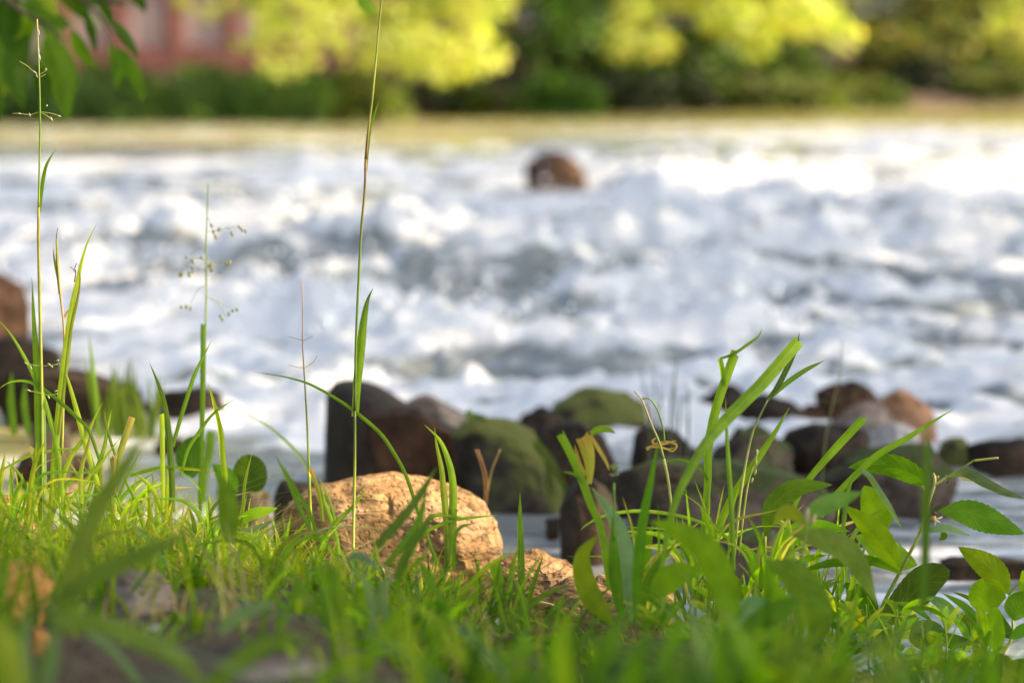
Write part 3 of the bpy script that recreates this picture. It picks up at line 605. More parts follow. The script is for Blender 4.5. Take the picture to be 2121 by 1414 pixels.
# red building behind the bushes: brick wall, piers, cornice band, windows, roof
m, nt, nd, ln, bs = newmat('red_brick'); M['brick'] = m
tc = nd.new('ShaderNodeTexCoord'); mp = N(nd, 'ShaderNodeMapping'); mp.inputs['Rotation'].default_value = (math.pi/2, 0, 0); ln.new(tc.outputs['Object'], mp.inputs[0])
bk = N(nd, 'ShaderNodeTexBrick', Scale=2.2); bk.inputs['Color1'].default_value = (.50, .22, .17, 1); bk.inputs['Color2'].default_value = (.42, .18, .14, 1); bk.inputs['Mortar'].default_value = (.55, .42, .38, 1); ln.new(mp.outputs[0], bk.inputs['Vector'])
n1 = N(nd, 'ShaderNodeTexNoise', Scale=1.2, Detail=5.0); ln.new(tc.outputs['Object'], n1.inputs['Vector'])
r = ramp(nd, [(.35, (.7, .7, .7)), (.6, (1.2, 1.2, 1.25))]); ln.new(n1.outputs[0], r.inputs[0])
ln.new(mixc(nd, ln, 1.0, bk.outputs[0], r.outputs[0], 'MULTIPLY'), bs.inputs['Base Color']); bs.inputs['Roughness'].default_value = .9
def plain(name, c, rough=.6):
    m, nt, nd, ln, bs = newmat(name); no = N(nd, 'ShaderNodeTexNoise', Scale=6.0, Detail=4.0); tc = nd.new('ShaderNodeTexCoord'); ln.new(tc.outputs['Object'], no.inputs['Vector'])
    r = ramp(nd, [(.3, tuple(x*.75 for x in c)), (.7, tuple(min(1, x*1.2) for x in c))]); ln.new(no.outputs[0], r.inputs[0]); ln.new(r.outputs[0], bs.inputs['Base Color']); bs.inputs['Roughness'].default_value = rough; M[name] = m; return m
plain('dark_red_paint', (.26, .10, .08)); plain('pale_pink_paint', (.52, .36, .33)); plain('dark_glass', (.02, .022, .025), .1); plain('roof_felt', (.06, .05, .05), .9)
def box(name, x0, x1, y0, y1, z0, z1, mat, parent, bev=.008):
    bm = bmesh.new(); bmesh.ops.create_cube(bm, size=1)
    for v in bm.verts: v.co = Vector(((x0+x1)/2+v.co.x*(x1-x0), (y0+y1)/2+v.co.y*(y1-y0), (z0+z1)/2+v.co.z*(z1-z0)))
    bmesh.ops.bevel(bm, geom=bm.edges[:], offset=bev, segments=1, affect='EDGES')
    v = [tuple(q.co) for q in bm.verts]; f = [[q.index for q in fc.verts] for fc in bm.faces]; bm.free()
    return mesh_obj(name, v, f, mat, parent, smooth=False)
D = 20.5; X0, X1 = P(130, 0, D).x, P(1060, 0, D).x; ZB = P(0, 137, D).z; YF = P(0, 137, D).y
bd = thing('red_building', 'low red building with pale bays behind the bushes at upper left', 'building', (X0, YF, 0.2))
box('wall', X0, X1, YF, YF+4, .2, 2.6, M['brick'], bd)
box('plinth', X0-.02, X1+.02, YF-.08, YF-.003, ZB-.05, ZB+.10, M['dark_red_paint'], bd)
box('roof', X0-.3, X1+.3, YF-.35, YF+4.3, 2.604, 2.75, M['roof_felt'], bd)
nb = 8
for i in range(nb+1):
    xx = X0+(X1-X0)*i/nb
    box('pier', xx-.05, xx+.05, YF-.06, YF-.004, ZB+.105, 2.55, M['dark_red_paint'], bd)
for i in range(nb):
    xa = X0+(X1-X0)*(i+.22)/nb; xb = X0+(X1-X0)*(i+.78)/nb
    w = box('window', xa, xb, YF-.035, YF-.003, ZB+.62, ZB+1.35, M['dark_glass'], bd)
    box('frame', xa-.02, xb+.02, YF-.05, YF-.037, ZB+.59, ZB+.62, M['pale_pink_paint'], w, .003)
    box('bay_panel', xa-.02, xb+.02, YF-.03, YF-.003, ZB+.16, ZB+.54, M['pale_pink_paint'], bd)

# ------------------------------------------------------------------ unseen trees added on the near bank, crowns shaped so their shade falls in the view
def shade_tree(x, y, lab, clumps, n, size, seed, tr=.16, pal=GRN):
    gz = float(ground_z(np.array([x]), np.array([y]))[0])
    t = thing('shade_tree', lab, 'tree', (x, y, gz))
    leaf_cloud('crown', t, clumps, n, size, pal, M['far'], seed)
    top = max(c[2] for c in clumps)
    tube('trunk', [(x, y, gz-.15), (x+.1, y+.1, top*.5), (x, y, top)], (tr, tr*.4), M['bark'], t, 9, 12)
    rr = random.Random(seed)
    for c in clumps: tube('limb', [(x, y, gz+(c[2]-gz)*.6), ((x+c[0])/2, (y+c[1])/2, c[2]*.85), (c[0], c[1], c[2])], (tr*.35, tr*.1), M['bark'], t, 5, 7)
SD = np.array(SUN_DIR)
def toward(x, y, z, s): return (x+SD[0]*s, y+SD[1]*s, z+SD[2]*s)
def shade_clumps(targets): return [(*toward(tx, ty, tz, s), r1, r1, r2) for tx, ty, tz, s, r1, r2 in targets]
# shades the right hand plants and the near foreground
shade_tree(7.6, -.9, 'unseen leafy tree added on the near bank to throw dappled shade', shade_clumps([(.05, 1.35, .2, 7.0, .75, .55), (-.35, 1.3, .2, 7.4, .6, .45), (.9, 2.1, .1, 7.0, .8, .6), (.4, .6, .3, 8.0, 1.0, .7), (.75, 3.3, 0, 7.6, .9, .5), (1.0, 3.6, 0, 8.2, .8, .5), (.2, 3.4, 0, 7.6, .6, .4), (-.5, 1.7, .2, 7.3, .4, .3)]), 12500, .11, 301)
# shades large parts of the rapids
shade_tree(9.5, 1.5, 'tall unseen tree added at right to shade the rapids', shade_clumps([(-1.2, 4.6, 0, 10, 1.4, .9), (.6, 4.9, 0, 9.5, 1.2, .7), (-1.0, 7.4, 0, 11, 1.6, 1.1), (1.0, 7.8, 0, 10, .9, .6), (2.2, 6.0, 0, 8.5, .8, .5), (-.6, 3.5, 0, 9, .8, .5), (.3, 6.2, 0, 10, .9, .6)]), 13000, .14, 302, .22)
shade_tree(12.5, 6.5, 'second tall unseen tree added to shade the far rapids', shade_clumps([(-1.4, 10.5, .1, 12, 1.7, 1.0), (1.6, 12.3, .1, 11, 1.5, .8), (-3, 9, .1, 13, 1.2, .8)]), 9000, .15, 303, .22)

# ------------------------------------------------------------------ branch hanging in at the top left
def leaf_mesh(name, pts, wid, parent, col, roll=.35, tip=.9, fold=.22, serr=.006, n=30, mat=None, wave=.05, seed=0, tipcol=None, peak=.42):
    """broad leaf along a midrib; pts = points from stalk to tip, wid = full width in metres"""
    c = smooth_line(pts, n); K = 7; v = []; uv = []; cc = []; rr = random.Random(seed*7+1)
    ph = rr.uniform(0, 6)
    for i, p in enumerate(c):
        k = i/(n-1); t = (c[min(i+1, n-1)]-c[max(i-1, 0)]).normalized()
        view = (p-Vector((0, 0, CAM_Z))).normalized(); s = t.cross(view)
        s = s.normalized() if s.length > .05 else Vector((1, 0, 0)); nn = s.cross(t).normalized()
        s2 = s*math.cos(roll)+nn*math.sin(roll); n2 = nn*math.cos(roll)-s*math.sin(roll)
        a = peak; shp = (k/a)**.75 if k < a else 1; shp = math.sin(math.pi/2*min(1, k/a))**.8 if k < a else math.cos(math.pi/2*(k-a)/(1-a))**tip
        w = wid/2*max(shp, .04 if k < .99 else 0.0)
        for j in range(K):
            x = (j/(K-1))*2-1
            ww = w*(1+serr*2.2*(1 if (i % 2) else -1)*(abs(x) > .99))
            z = abs(x)*fold*w+wave*w*math.sin(k*9+ph+x*2)*abs(x)-.1*w*x*x
            v.append(p+s2*(x*ww)+n2*z); uv.append((k, x))
            tc_ = tipcol or tuple(q*1.08 for q in col)
            cc.append([col[q]*(1-k)+tc_[q]*k for q in range(3)])
    f = [(i*K+j, i*K+j+1, (i+1)*K+j+1, (i+1)*K+j) for i in range(n-1) for j in range(K-1)]
    return mesh_obj(name, [tuple(x) for x in v], f, mat or M['leaf'], parent, cols=cc, uvs=uv)
def PL(pts, d): 
    if isinstance(d, (int, float)): d = [d]*len(pts)
    else: d = list(np.interp(np.linspace(0, 1, len(pts)), np.linspace(0, 1, len(d)), d))
    return [P(a, b, dd) for (a, b), dd in zip(pts, d)]
G_DK, G_MD, G_LT, G_YL, G_BL, G_DRY, G_PALE = (.05, .125, .010), (.11, .23, .012), (.19, .335, .012), (.34, .44, .02), (.19, .28, .19), (.50, .31, .12), (.52, .50, .14)
br = thing('overhanging_branch', 'dark green leafy branch hanging blurred into the upper left corner', 'branch', P(60, -40, 3.3))
BR = 3.3
tube('twig', PL([(-300, -160), (0, -60), (150, -20), (260, 10)], BR), (.012, .003), M['bark'], br, 6, 14)
tube('twig', PL([(-60, -70), (40, 20), (110, 60), (130, 120)], BR), (.005, .0015), M['bark'], br, 5, 10)
tube('twig', PL([(150, -20), (210, 40), (240, 100)], BR), (.004, .0012), M['bark'], br, 5, 10)
rr = random.Random(3)
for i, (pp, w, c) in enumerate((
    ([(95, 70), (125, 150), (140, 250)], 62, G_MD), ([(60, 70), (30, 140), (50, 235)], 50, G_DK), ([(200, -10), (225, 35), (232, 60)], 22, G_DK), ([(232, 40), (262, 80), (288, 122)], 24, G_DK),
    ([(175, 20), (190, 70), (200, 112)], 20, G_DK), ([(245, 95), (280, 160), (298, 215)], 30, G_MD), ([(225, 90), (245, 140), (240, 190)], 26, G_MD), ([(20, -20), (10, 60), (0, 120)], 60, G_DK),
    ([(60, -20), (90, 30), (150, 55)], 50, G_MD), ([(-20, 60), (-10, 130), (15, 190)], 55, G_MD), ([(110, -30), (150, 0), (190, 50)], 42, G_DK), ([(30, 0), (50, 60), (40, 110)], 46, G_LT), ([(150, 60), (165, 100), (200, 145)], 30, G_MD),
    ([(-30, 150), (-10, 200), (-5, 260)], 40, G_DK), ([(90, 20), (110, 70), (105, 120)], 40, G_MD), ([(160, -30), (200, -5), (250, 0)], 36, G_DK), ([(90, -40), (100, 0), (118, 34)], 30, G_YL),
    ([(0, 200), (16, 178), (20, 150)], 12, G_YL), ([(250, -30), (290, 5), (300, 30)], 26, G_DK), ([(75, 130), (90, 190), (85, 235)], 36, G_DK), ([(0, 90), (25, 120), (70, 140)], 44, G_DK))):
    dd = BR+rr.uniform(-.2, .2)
    leaf_mesh('leaf', PL(pp, dd), w*1.08/FPX*dd, br, tuple(q*.62 for q in c), roll=rr.uniform(-.5, .5), seed=i)  # leaf colours scaled down to paint in the branch's shade
lt = thing('hanging_sprig', 'single dark green leaf hanging in from the top edge beside the tall stem', 'leaf', P(745, -60, 3.0))
leaf_mesh('blade', PL([(738, -8), (755, 8), (776, 34)], 3.0), 26/FPX*3.0, lt, G_MD)
tube('stalk', PL([(700, -200), (720, -60), (738, -8)], 3.0), (.003, .0008), M['bark'], lt, 5, 8)
# ------------------------------------------------------------------ grass blades, stalks and plants that can be told apart
def blade(pts, wpx, parent, col=G_LT, d=2.2, name='blade', tipcol=None, roll=None, n=None, basew=.75, seed=None, blunt=False, fold=.35):
    """one grass leaf from root to tip; wpx = width in photo pixels"""
    seed = seed if seed is not None else rnd.randrange(9999); rr = random.Random(seed)
    P3 = PL(pts, d); n = n or max(10, min(26, len(pts)*4)); c = smooth_line(P3, n); dm = d if isinstance(d, (int, float)) else sum(d)/len(d)
    w = wpx/FPX*dm/2; roll = rr.uniform(-.5, .5) if roll is None else roll; tw = rr.uniform(-.5, .5)
    v = []; uv = []; cc = []
    tipcol = tipcol or tuple(x*1.1 for x in col)
    for i, p in enumerate(c):
        k = i/(n-1); t = (c[min(i+1, n-1)]-c[max(i-1, 0)]).normalized(); view = (p-Vector((0, 0, CAM_Z))).normalized()
        s = t.cross(view).normalized(); nn = s.cross(t).normalized(); a = roll+tw*k
        s2 = s*math.cos(a)+nn*math.sin(a); n2 = nn*math.cos(a)-s*math.sin(a)
        if blunt: ww = w*(basew+(1-basew)*min(1, k*1.5))
        else: ww = w*(basew+(1-basew)*math.sin(min(1, k/.45)*math.pi/2))*(1-max(0, (k-.45)/.55)**2.2)
        if not blunt and i == n-1: ww = w*.03
        for x in (-1, -.5, 0, .5, 1):
            jag = 0 if not (blunt and i == n-1) else rr.uniform(-.6, .6)*w
            v.append(p+s2*(x*ww)+n2*(abs(x)*fold*ww)+t*jag); uv.append((k, x))
            kk = k*k*k; cc.append([col[q]*(1-kk)+tipcol[q]*kk for q in range(3)])
    f = [(i*5+j, i*5+j+1, (i+1)*5+j+1, (i+1)*5+j) for i in range(n-1) for j in range(4)]
    return mesh_obj(name, [tuple(x) for x in v], f, M['blade'], parent, cols=cc, uvs=uv)
def stem(pts, w0, w1, parent, cols, d=2.2, name='stem', n=None):
    dm = d if isinstance(d, (int, float)) else sum(d)/len(d)
    return tube(name, PL(pts, d), (w0/2/FPX*dm, w1/2/FPX*dm), M['stem'], parent, 6, n or max(10, len(pts)*4), cols=cols)
def seed_blob(px, py, lx, ly, w, parent, col, d, name='spikelet'):
    dm = d; a = P(px, py, d); b = P(px+lx, py+ly, d); n = 5; v = []
    t = (b-a); L = t.length; t.normalize(); s = t.cross(Vector((0, 1, 0.01))).normalized(); u = s.cross(t); r = w/2/FPX*d
    for i in range(n):
        k = i/(n-1); rad = r*math.sin(math.pi*(.06+.88*k))
        for j in range(5): an = 2*math.pi*j/5; v.append(tuple(a+t*L*k+(s*math.cos(an)+u*math.sin(an))*rad))
    f = [(i*5+j, i*5+(j+1) % 5, (i+1)*5+(j+1) % 5, (i+1)*5+j) for i in range(n-1) for j in range(5)]+[(4, 3, 2, 1, 0), tuple(20+j for j in range(5))]
    return mesh_obj(name, v, f, M['stem'], parent, cols=[col]*len(v))
YG = (.27, .33, .035); DKS = (.09, .14, .02); BRN = (.22, .11, .04)

# tallest central stem
t = thing('grass_stalk', 'tallest thin grass stalk running out of the top of the picture with one flag leaf', 'grass stalk', P(731, 1155, 2.2))
stem([(731, 1160), (733, 1050), (735, 950), (735, 850)], 6.5, 5, t, [G_PALE, YG, DKS])
stem([(735, 850), (737, 720), (741, 620), (748, 480), (755, 400), (758, 330)], 5.5, 5, t, [DKS, G_MD, BRN])
stem([(758, 330), (764, 260), (770, 215), (779, 120), (790, 0), (797, -60)], 5, 3.4, t, [BRN, YG, DKS])
blade([(757, 355), (760, 310), (766, 262), (776, 235), (786, 208)], 9, t, G_MD, roll=.1, name='leaf')
blade([(737, 860), (739, 800), (746, 730), (753, 665), (762, 620), (773, 597)], 19, t, G_LT, roll=.15, basew=.62, name='leaf', tipcol=(.04, .10, .02))
blade([(731, 862), (733, 835), (736, 800)], 7, t, G_PALE, blunt=True, name='sheath')
# left tall stem with wispy branches
t = thing('grass_stalk', 'tall thin stalk at the far left topped by a sparse cobwebbed panicle', 'grass stalk', P(86, 1110, 2.2))
stem([(88, 1120), (87, 900), (86, 800), (84, 700), (80, 520), (80, 430)], 8, 6, t, [G_LT, YG, (.30, .26, .06)])
stem([(80, 430), (82, 330), (83, 240), (81, 150), (79, 90), (77, 40)], 5, 2.2, t, [YG, G_MD, G_PALE])
blade([(82, 440), (86, 395), (95, 345), (114, 311)], 8, t, G_MD, roll=.1, name='leaf')
for i, pp in enumerate(([(81, 155), (68, 148), (58, 138), (40, 127)], [(80, 156), (90, 150), (97, 145)], [(83, 232), (62, 238), (45, 236), (26, 235)], [(83, 232), (105, 235), (124, 241)], [(83, 233), (97, 240), (106, 248)], [(80, 160), (88, 158), (94, 154)])):
    stem(pp, 1.8, 1.2, t, [YG, G_PALE], name='branchlet')
for a in ((66, 146, 12, 8), (74, 153, 5, 10), (104, 242, 5, 9), (60, 234, 3, 8), (38, 234, 5, 3), (118, 239, 8, 3), (92, 146, 5, -4), (79, 60, 2, 14), (78, 95, 3, 16), (81, 112, 2, 14), (96, 222, 2, -5)):
    seed_blob(*a, 3.2, t, (.5, .5, .4), 2.2)
# left tussock
t = thing('grass_tussock', 'tall sunlit grass tussock of long yellow green blades at the left edge', 'grass', P(100, 1100, 2.22))
blade([(86, 1110), (81, 950), (79, 880), (76, 768), (70, 662), (66, 574)], 15, t, G_LT, roll=.2)
blade([(96, 1120), (108, 1030), (113, 950), (124, 839), (134, 750), (148, 644), (159, 591), (177, 514), (201, 462)], 15, t, G_YL, roll=.1)
blade([(122, 900), (141, 733), (147, 680), (159, 627), (166, 578), (162, 545)], 8, t, YG, tipcol=BRN)
blade([(135, 1080), (122, 940), (99, 850), (74, 786), (53, 743), (21, 690), (-6, 660)], 11, t, G_LT)
blade([(205, 950), (184, 892), (159, 864), (124, 832), (92, 807), (57, 789), (21, 791), (-4, 806)], 8, t, G_MD, d=[2.15, 2.25])
blade([(215, 1060), (205, 1010), (187, 950), (173, 903), (156, 839), (138, 779), (120, 747)], 12, t, G_YL)
blade([(96, 1090), (93, 980), (92, 900), (92, 800)], 9, t, G_BL, d=2.24)
blade([(100, 1100), (140, 960), (180, 900), (198, 860), (214, 832)], 10, t, G_YL)
blade([(170, 1080), (168, 980), (180, 930), (188, 894)], 10, t, YG, tipcol=BRN, d=2.18)
blade([(170, 1060), (190, 1000), (215, 930), (224, 880), (232, 845)], 9, t, G_LT, d=2.2)
blade([(245, 960), (228, 910), (218, 868), (217, 850)], 6, t, G_MD, tipcol=G_DRY)
t = thing('dry_grass_stalk', 'withered tan stalk with split tip inside the left tussock', 'grass stalk', P(135, 800, 2.26))
stem([(128, 940), (132, 800), (133, 705), (131, 662), (127, 627), (120, 556), (117, 496)], 6, 4, t, [YG, G_DRY, G_DRY, YG], d=2.23)
blade([(127, 627), (122, 584), (113, 540), (110, 512)], 6, t, YG, tipcol=G_DRY, d=2.23)
blade([(124, 610), (119, 550), (119, 498)], 7, t, YG, tipcol=G_DRY, d=2.23)
stem([(118, 500), (117, 488), (120, 471)], 2.6, 1.4, t, [BRN, BRN], d=2.23, name='awn')
blade([(131, 662), (138, 648), (144, 640)], 5, t, G_DRY, d=2.23)
t = thing('brown_twig', 'tiny curled brown twig caught on the tallest yellow green blade', 'twig', P(156, 580, 2.19))
stem([(154, 584), (157, 565), (155, 555), (159, 545)], 3, 2, t, [BRN, BRN], d=2.19); stem([(157, 565), (150, 556), (145, 552)], 2, 1.2, t, [BRN, BRN], d=2.19)
t = thing('wispy_seedhead', 'small wispy green seedhead crossing the foot of the left stalk', 'seedhead', P(75, 760, 2.17))
stem([(120, 754), (100, 757), (75, 757), (52, 752)], 2, 1.5, t, [YG, G_PALE], d=2.17); stem([(120, 815), (100, 818), (75, 812), (52, 808)], 2, 1.5, t, [YG, G_PALE], d=2.17)
for a in ((50, 750, 8, 5), (62, 757, 4, 8), (98, 752, 8, 5), (104, 757, 6, 4), (55, 806, 10, 5), (98, 818, 5, 8), (112, 812, 7, -4), (116, 748, 7, -3)): seed_blob(*a, 4, t, (.35, .42, .16), 2.17)
t = thing('grass_tussock', 'two upright blades with a leaning partner left of the panicle stalk', 'grass', P(350, 1010, 2.2))
blade([(357, 1060), (356, 1000), (352, 935), (348, 892), (339, 832), (325, 789), (309, 750)], 14, t, (.08, .15, .02), roll=.1)
blade([(337, 1060), (337, 960), (336, 880), (335, 858)], 11, t, G_YL, d=2.15, blunt=True)
blade([(358, 925), (370, 880), (395, 800), (407, 768), (424, 733), (438, 705)], 9, t, G_MD, d=2.25)
t = thing('panicle_stalk', 'slender stalk with drooping green spikelets standing before the white rapids', 'grass stalk', P(415, 1060, 2.45))
stem([(414, 1080), (416, 950), (421, 857), (423, 750), (427, 620), (427, 500), (431, 380)], 7, 2, t, [G_MD, YG, G_MD], d=2.5)
blade([(414, 1060), (418, 900), (420, 786), (421, 671)], 11, t, G_MD, d=2.42, blunt=True, name='sheath')
for pp in ([(427, 590), (410, 600), (395, 628)], [(427, 615), (450, 625), (478, 638)], [(428, 540), (400, 535), (380, 560)], [(427, 540), (450, 545), (475, 540)], [(429, 480), (445, 478), (500, 466)], [(427, 545), (433, 550), (440, 555)], [(450, 625), (462, 645), (468, 655)], [(430, 450), (436, 462), (440, 470)], [(429, 520), (415, 515), (395, 525)], [(470, 471), (478, 478), (484, 484)]):
    stem(pp, 1.4, 1.0, t, [YG, YG], d=2.5, name='branchlet')
rr = random.Random(5)
for (a, b_) in ((440, 475), (444, 485), (436, 462), (455, 470), (478, 480), (493, 466), (500, 472), (507, 474), (388, 528), (400, 535), (415, 530), (425, 540), (432, 548), (440, 552), (437, 545), (466, 541), (476, 538), (372, 565), (378, 562), (390, 564), (396, 560), (398, 550), (376, 632), (386, 630), (396, 633), (456, 650), (458, 657), (474, 646), (480, 640), (488, 638)):
    seed_blob(a, b_, rr.uniform(-3, 6), rr.uniform(7, 12), 6.5, t, (.24, .26, .07) if b_ > 500 else (.20, .21, .09), 2.5)
t = thing('grass_tussock', 'yellow green blade with crossing thin arc right of the panicle stalk', 'grass', P(460, 1010, 2.2))
blade([(466, 1060), (465, 985), (461, 950), (456, 892), (442, 832), (430, 792)], 13, t, G_YL, roll=.1)
blade([(375, 985), (388, 935), (407, 903), (442, 857), (486, 826)], 8, t, G_MD)
blade([(419, 1040), (423, 978), (432, 940), (438, 890)], 20, t, G_LT, d=1.75, blunt=True)
t = thing('arching_grass', 'long thin arching blade curving over the ochre boulder from the left', 'grass', P(890, 1130, 2.2))
blade([(905, 1170), (885, 1110), (866, 1060), (843, 990), (820, 945), (790, 900), (745, 860), (700, 828), (640, 795), (583, 779), (523, 770)], 8, t, G_MD, roll=.1, n=40)
t = thing('thin_grass', 'faint pale thin blade slanting over calm water left of the dark boulder', 'grass', P(622, 945, 2.6))
blade([(660, 1010), (622, 945), (583, 906), (548, 878), (504, 855)], 7, t, G_BL, d=2.6)
t = thing('dry_grass_stalk', 'wiry dried stalk with orange joint just left of the tallest stalk', 'grass stalk', P(645, 1100, 2.25))
stem([(645, 1120), (642, 1040), (640, 975)], 7, 6, t, [YG, YG], d=2.25)
stem([(640, 975), (636, 874), (631, 786), (627, 715), (627, 662), (626, 584)], 5, 1.8, t, [YG, DKS, (.25, .16, .10), (.4, .28, .18)], d=2.25)
blade([(668, 1080), (664, 1040), (656, 1005), (643, 972)], 9, t, YG, tipcol=(.6, .3, .12), d=2.24, name='sheath', blunt=True)
blade([(700, 1130), (690, 1060), (672, 1010), (658, 985)], 7, t, G_MD, d=2.24)
for pp in ([(627, 705), (610, 700), (597, 697)], [(628, 706), (640, 700), (648, 696)], [(631, 762), (615, 760), (598, 756)], [(631, 762), (648, 750), (658, 735)]): stem(pp, 1.2, .8, t, [BRN, BRN], d=2.25, name='branchlet')
t = thing('grass_tussock', 'pair of bright blades bowed together in front of the ochre boulder', 'grass', P(930, 1220, 2.2))
blade([(928, 1210), (926, 1100), (918, 1010), (915, 971), (904, 918), (900, 884)], 14, t, YG, roll=.1)
blade([(925, 1215), (930, 1120), (938, 1060), (938, 996), (929, 953), (911, 911), (879, 879)], 17, t, G_LT, roll=.1)
blade([(918, 1225), (926, 1180), (934, 1120), (938, 1050)], 18, t, YG, roll=.1, blunt=True)
blade([(878, 1110), (885, 1076), (905, 1066), (940, 1068), (975, 1077)], 8, t, G_LT)
blade([(840, 1120), (880, 1100), (930, 1078), (975, 1071), (1033, 1066)], 9, t, G_LT)
stem([(918, 1230), (916, 1215), (930, 1185)], 12, 8, t, [(.6, .32, .12), (.5, .4, .12)], name='dry_base')
t = thing('grass_tussock', 'fine blades fanning left across the front of the ochre boulder', 'grass', P(690, 1150, 2.2))
blade([(665, 1140), (690, 1090), (730, 1050), (763, 1006)], 9, t, G_LT)
blade([(704, 1150), (694, 1100), (672, 1040), (663, 1005)], 11, t, G_LT)
blade([(600, 1130), (660, 1098), (720, 1090), (790, 1094)], 4, t, G_BL)
blade([(650, 1110), (620, 1050), (600, 1000), (570, 940)], 10, t, G_MD, d=2.0)
blade([(660, 1120), (640, 1060), (610, 1010), (585, 960)], 9, t, G_MD, d=2.0)
blade([(500, 1120), (505, 1020), (510, 985), (523, 934)], 7, t, YG)
t = thing('brown_grass', 'two thin orange brown dead stalks against the black rock right of the bright pair', 'grass stalk', P(1001, 1060, 2.5))
stem([(1000, 1075), (1004, 1020), (1000, 978), (985, 930)], 4, 3, t, [(.35, .17, .05)]*2, d=2.5); stem([(1004, 1075), (1009, 1020), (1006, 978), (990, 930)], 4, 3, t, [(.35, .17, .05)]*2, d=2.5)
stem([(1006, 1030), (1018, 975), (1036, 930)], 5, 3, t, [(.25, .17, .05)]*2, d=2.6)
t = thing('grass_tussock', 'upright folded blades right of the ochre boulder top', 'grass', P(1078, 1280, 2.15))
blade([(1079, 1290), (1079, 1180), (1077, 1080), (1077, 1020)], 15, t, G_MD, roll=.3)
blade([(1045, 1330), (1040, 1260), (1033, 1210), (1022, 1165)], 24, t, G_LT, d=2.0, blunt=True)
blade([(1085, 1290), (1100, 1220), (1125, 1150)], 11, t, G_MD); blade([(1100, 1330), (1130, 1290), (1165, 1232)], 14, t, G_MD, d=2.0)
blade([(1050, 1280), (1060, 1180), (1075, 1130)], 11, t, G_LT, d=2.1)
stem([(1110, 1245), (1150, 1255), (1180, 1290), (1205, 1345), (1207, 1385)], 5, 3.5, t, [G_PALE, (.4, .45, .2)], name='runner')

# right hand grasses
t = thing('grass_tussock', 'tall forked blade with a bent hooked tip right of centre', 'grass', P(1455, 1180, 2.2))
blade([(1452, 1200), (1458, 1090), (1466, 998), (1467, 929), (1482, 851), (1503, 786), (1523, 731)], 19, t, G_LT, roll=.1, blunt=True, basew=.5)
blade([(1500, 800), (1496, 770), (1491, 743)], 11, t, G_LT, blunt=True)
blade([(1491, 743), (1520, 733), (1551, 712), (1571, 697), (1579, 679)], 7, t, G_MD)
blade([(1520, 1180), (1516, 1060), (1508, 930), (1504, 860), (1503, 822)], 11, t, G_MD, d=2.1)
blade([(1455, 1150), (1464, 1080), (1468, 1020), (1466, 995)], 12, t, G_LT)
blade([(1466, 995), (1451, 971), (1412, 952), (1376, 957)], 6, t, G_MD)
t = thing('broad_grass', 'wide bright diagonal blade sweeping up to the right past the forked blade', 'grass', P(1380, 1150, 1.95))
blade([(1365, 1200), (1395, 1050), (1443, 948), (1476, 900), (1517, 855), (1579, 793), (1655, 705)], 27, t, G_LT, d=[1.9, 2.1], roll=.1, blunt=True, basew=.3)
t = thing('dark_grass_stalk', 'jointed stalk with two narrow leaves crossing the top of the wide diagonal blade', 'grass stalk', P(1525, 1120, 2.2))
stem([(1520, 1160), (1535, 1020), (1555, 910), (1571, 867), (1590, 828)], 6, 4, t, [YG, G_PALE, DKS])
blade([(1590, 828), (1610, 801), (1637, 747), (1650, 715), (1656, 687)], 12, t, (.04, .09, .02), name='leaf', roll=.1)
blade([(1602, 817), (1629, 793), (1668, 766), (1708, 746)], 11, t, G_MD, name='leaf', roll=.1)
stem([(1530, 1150), (1548, 1010), (1566, 950), (1568, 930)], 4, 3, t, [YG, G_PALE])
for a in ((1564, 965, 4, -14), (1562, 985, 5, -14), (1567, 945, 3, -14), (1556, 1000, 4, -12)): seed_blob(*a, 5, t, (.5, .45, .2), 2.2)
t = thing('grass_tussock', 'three long straight blades leaning right below the jointed stalk', 'grass', P(1480, 1140, 2.2))
blade([(1470, 1160), (1486, 1100), (1517, 1030), (1571, 948), (1606, 894), (1635, 844)], 17, t, G_LT, roll=.1)
blade([(1640, 1060), (1668, 1002), (1726, 933), (1790, 865)], 17, t, G_LT, d=2.25, roll=.1, blunt=True, basew=.5)
blade([(1700, 1070), (1726, 1030), (1780, 976), (1819, 941), (1881, 906), (1974, 847)], 14, t, G_LT, d=2.15, roll=.1)
t = thing('pale_grass', 'pale blue green drooping blade in front of the round leaf at right', 'grass', P(1784, 974, 2.1))
blade([(1782, 972), (1800, 985), (1819, 1014), (1845, 1055), (1868, 1094)], 13, t, G_BL, d=2.12)
blade([(1745, 1110), (1755, 1030), (1765, 995), (1782, 972)], 11, t, G_MD, d=2.12)
t = thing('soft_grass_blades', 'dark blurred upright blade before the water behind the pink tipped plant', 'grass', P(1915, 1180, 1.7))  # a lone blurred blade
blade([(1912, 1260), (1916, 1150), (1920, 968), (1921, 868)], 20, t, G_DK, d=1.66, roll=.2, basew=.8)
t = thing('grass_stub', 'thin bent stub of grass sticking out right above the leafy plant', 'grass stalk', P(1989, 972, 2.2))
stem([(1960, 1000), (1989, 972), (2016, 954)], 4, 4, t, [DKS, YG]); stem([(2016, 954), (2040, 951), (2068, 948)], 6, 5, t, [YG, (.4, .32, .12)])
t = thing('faint_grass_stalk', 'faint distant seed stalk before the right hand rock pile', 'grass stalk', P(1700, 1000, 2.9))
stem([(1700, 1030), (1710, 910), (1726, 832), (1741, 774), (1745, 704)], 4.5, 1.5, t, [DKS, (.3, .25, .12)], d=2.9)
for pp in ([(1722, 835), (1700, 828), (1670, 822)], [(1722, 835), (1760, 820), (1790, 805)], [(1741, 774), (1728, 772), (1715, 768)], [(1741, 774), (1752, 774), (1764, 772)]): stem(pp, 1.6, 1, t, [DKS, DKS], d=2.9, name='branchlet')
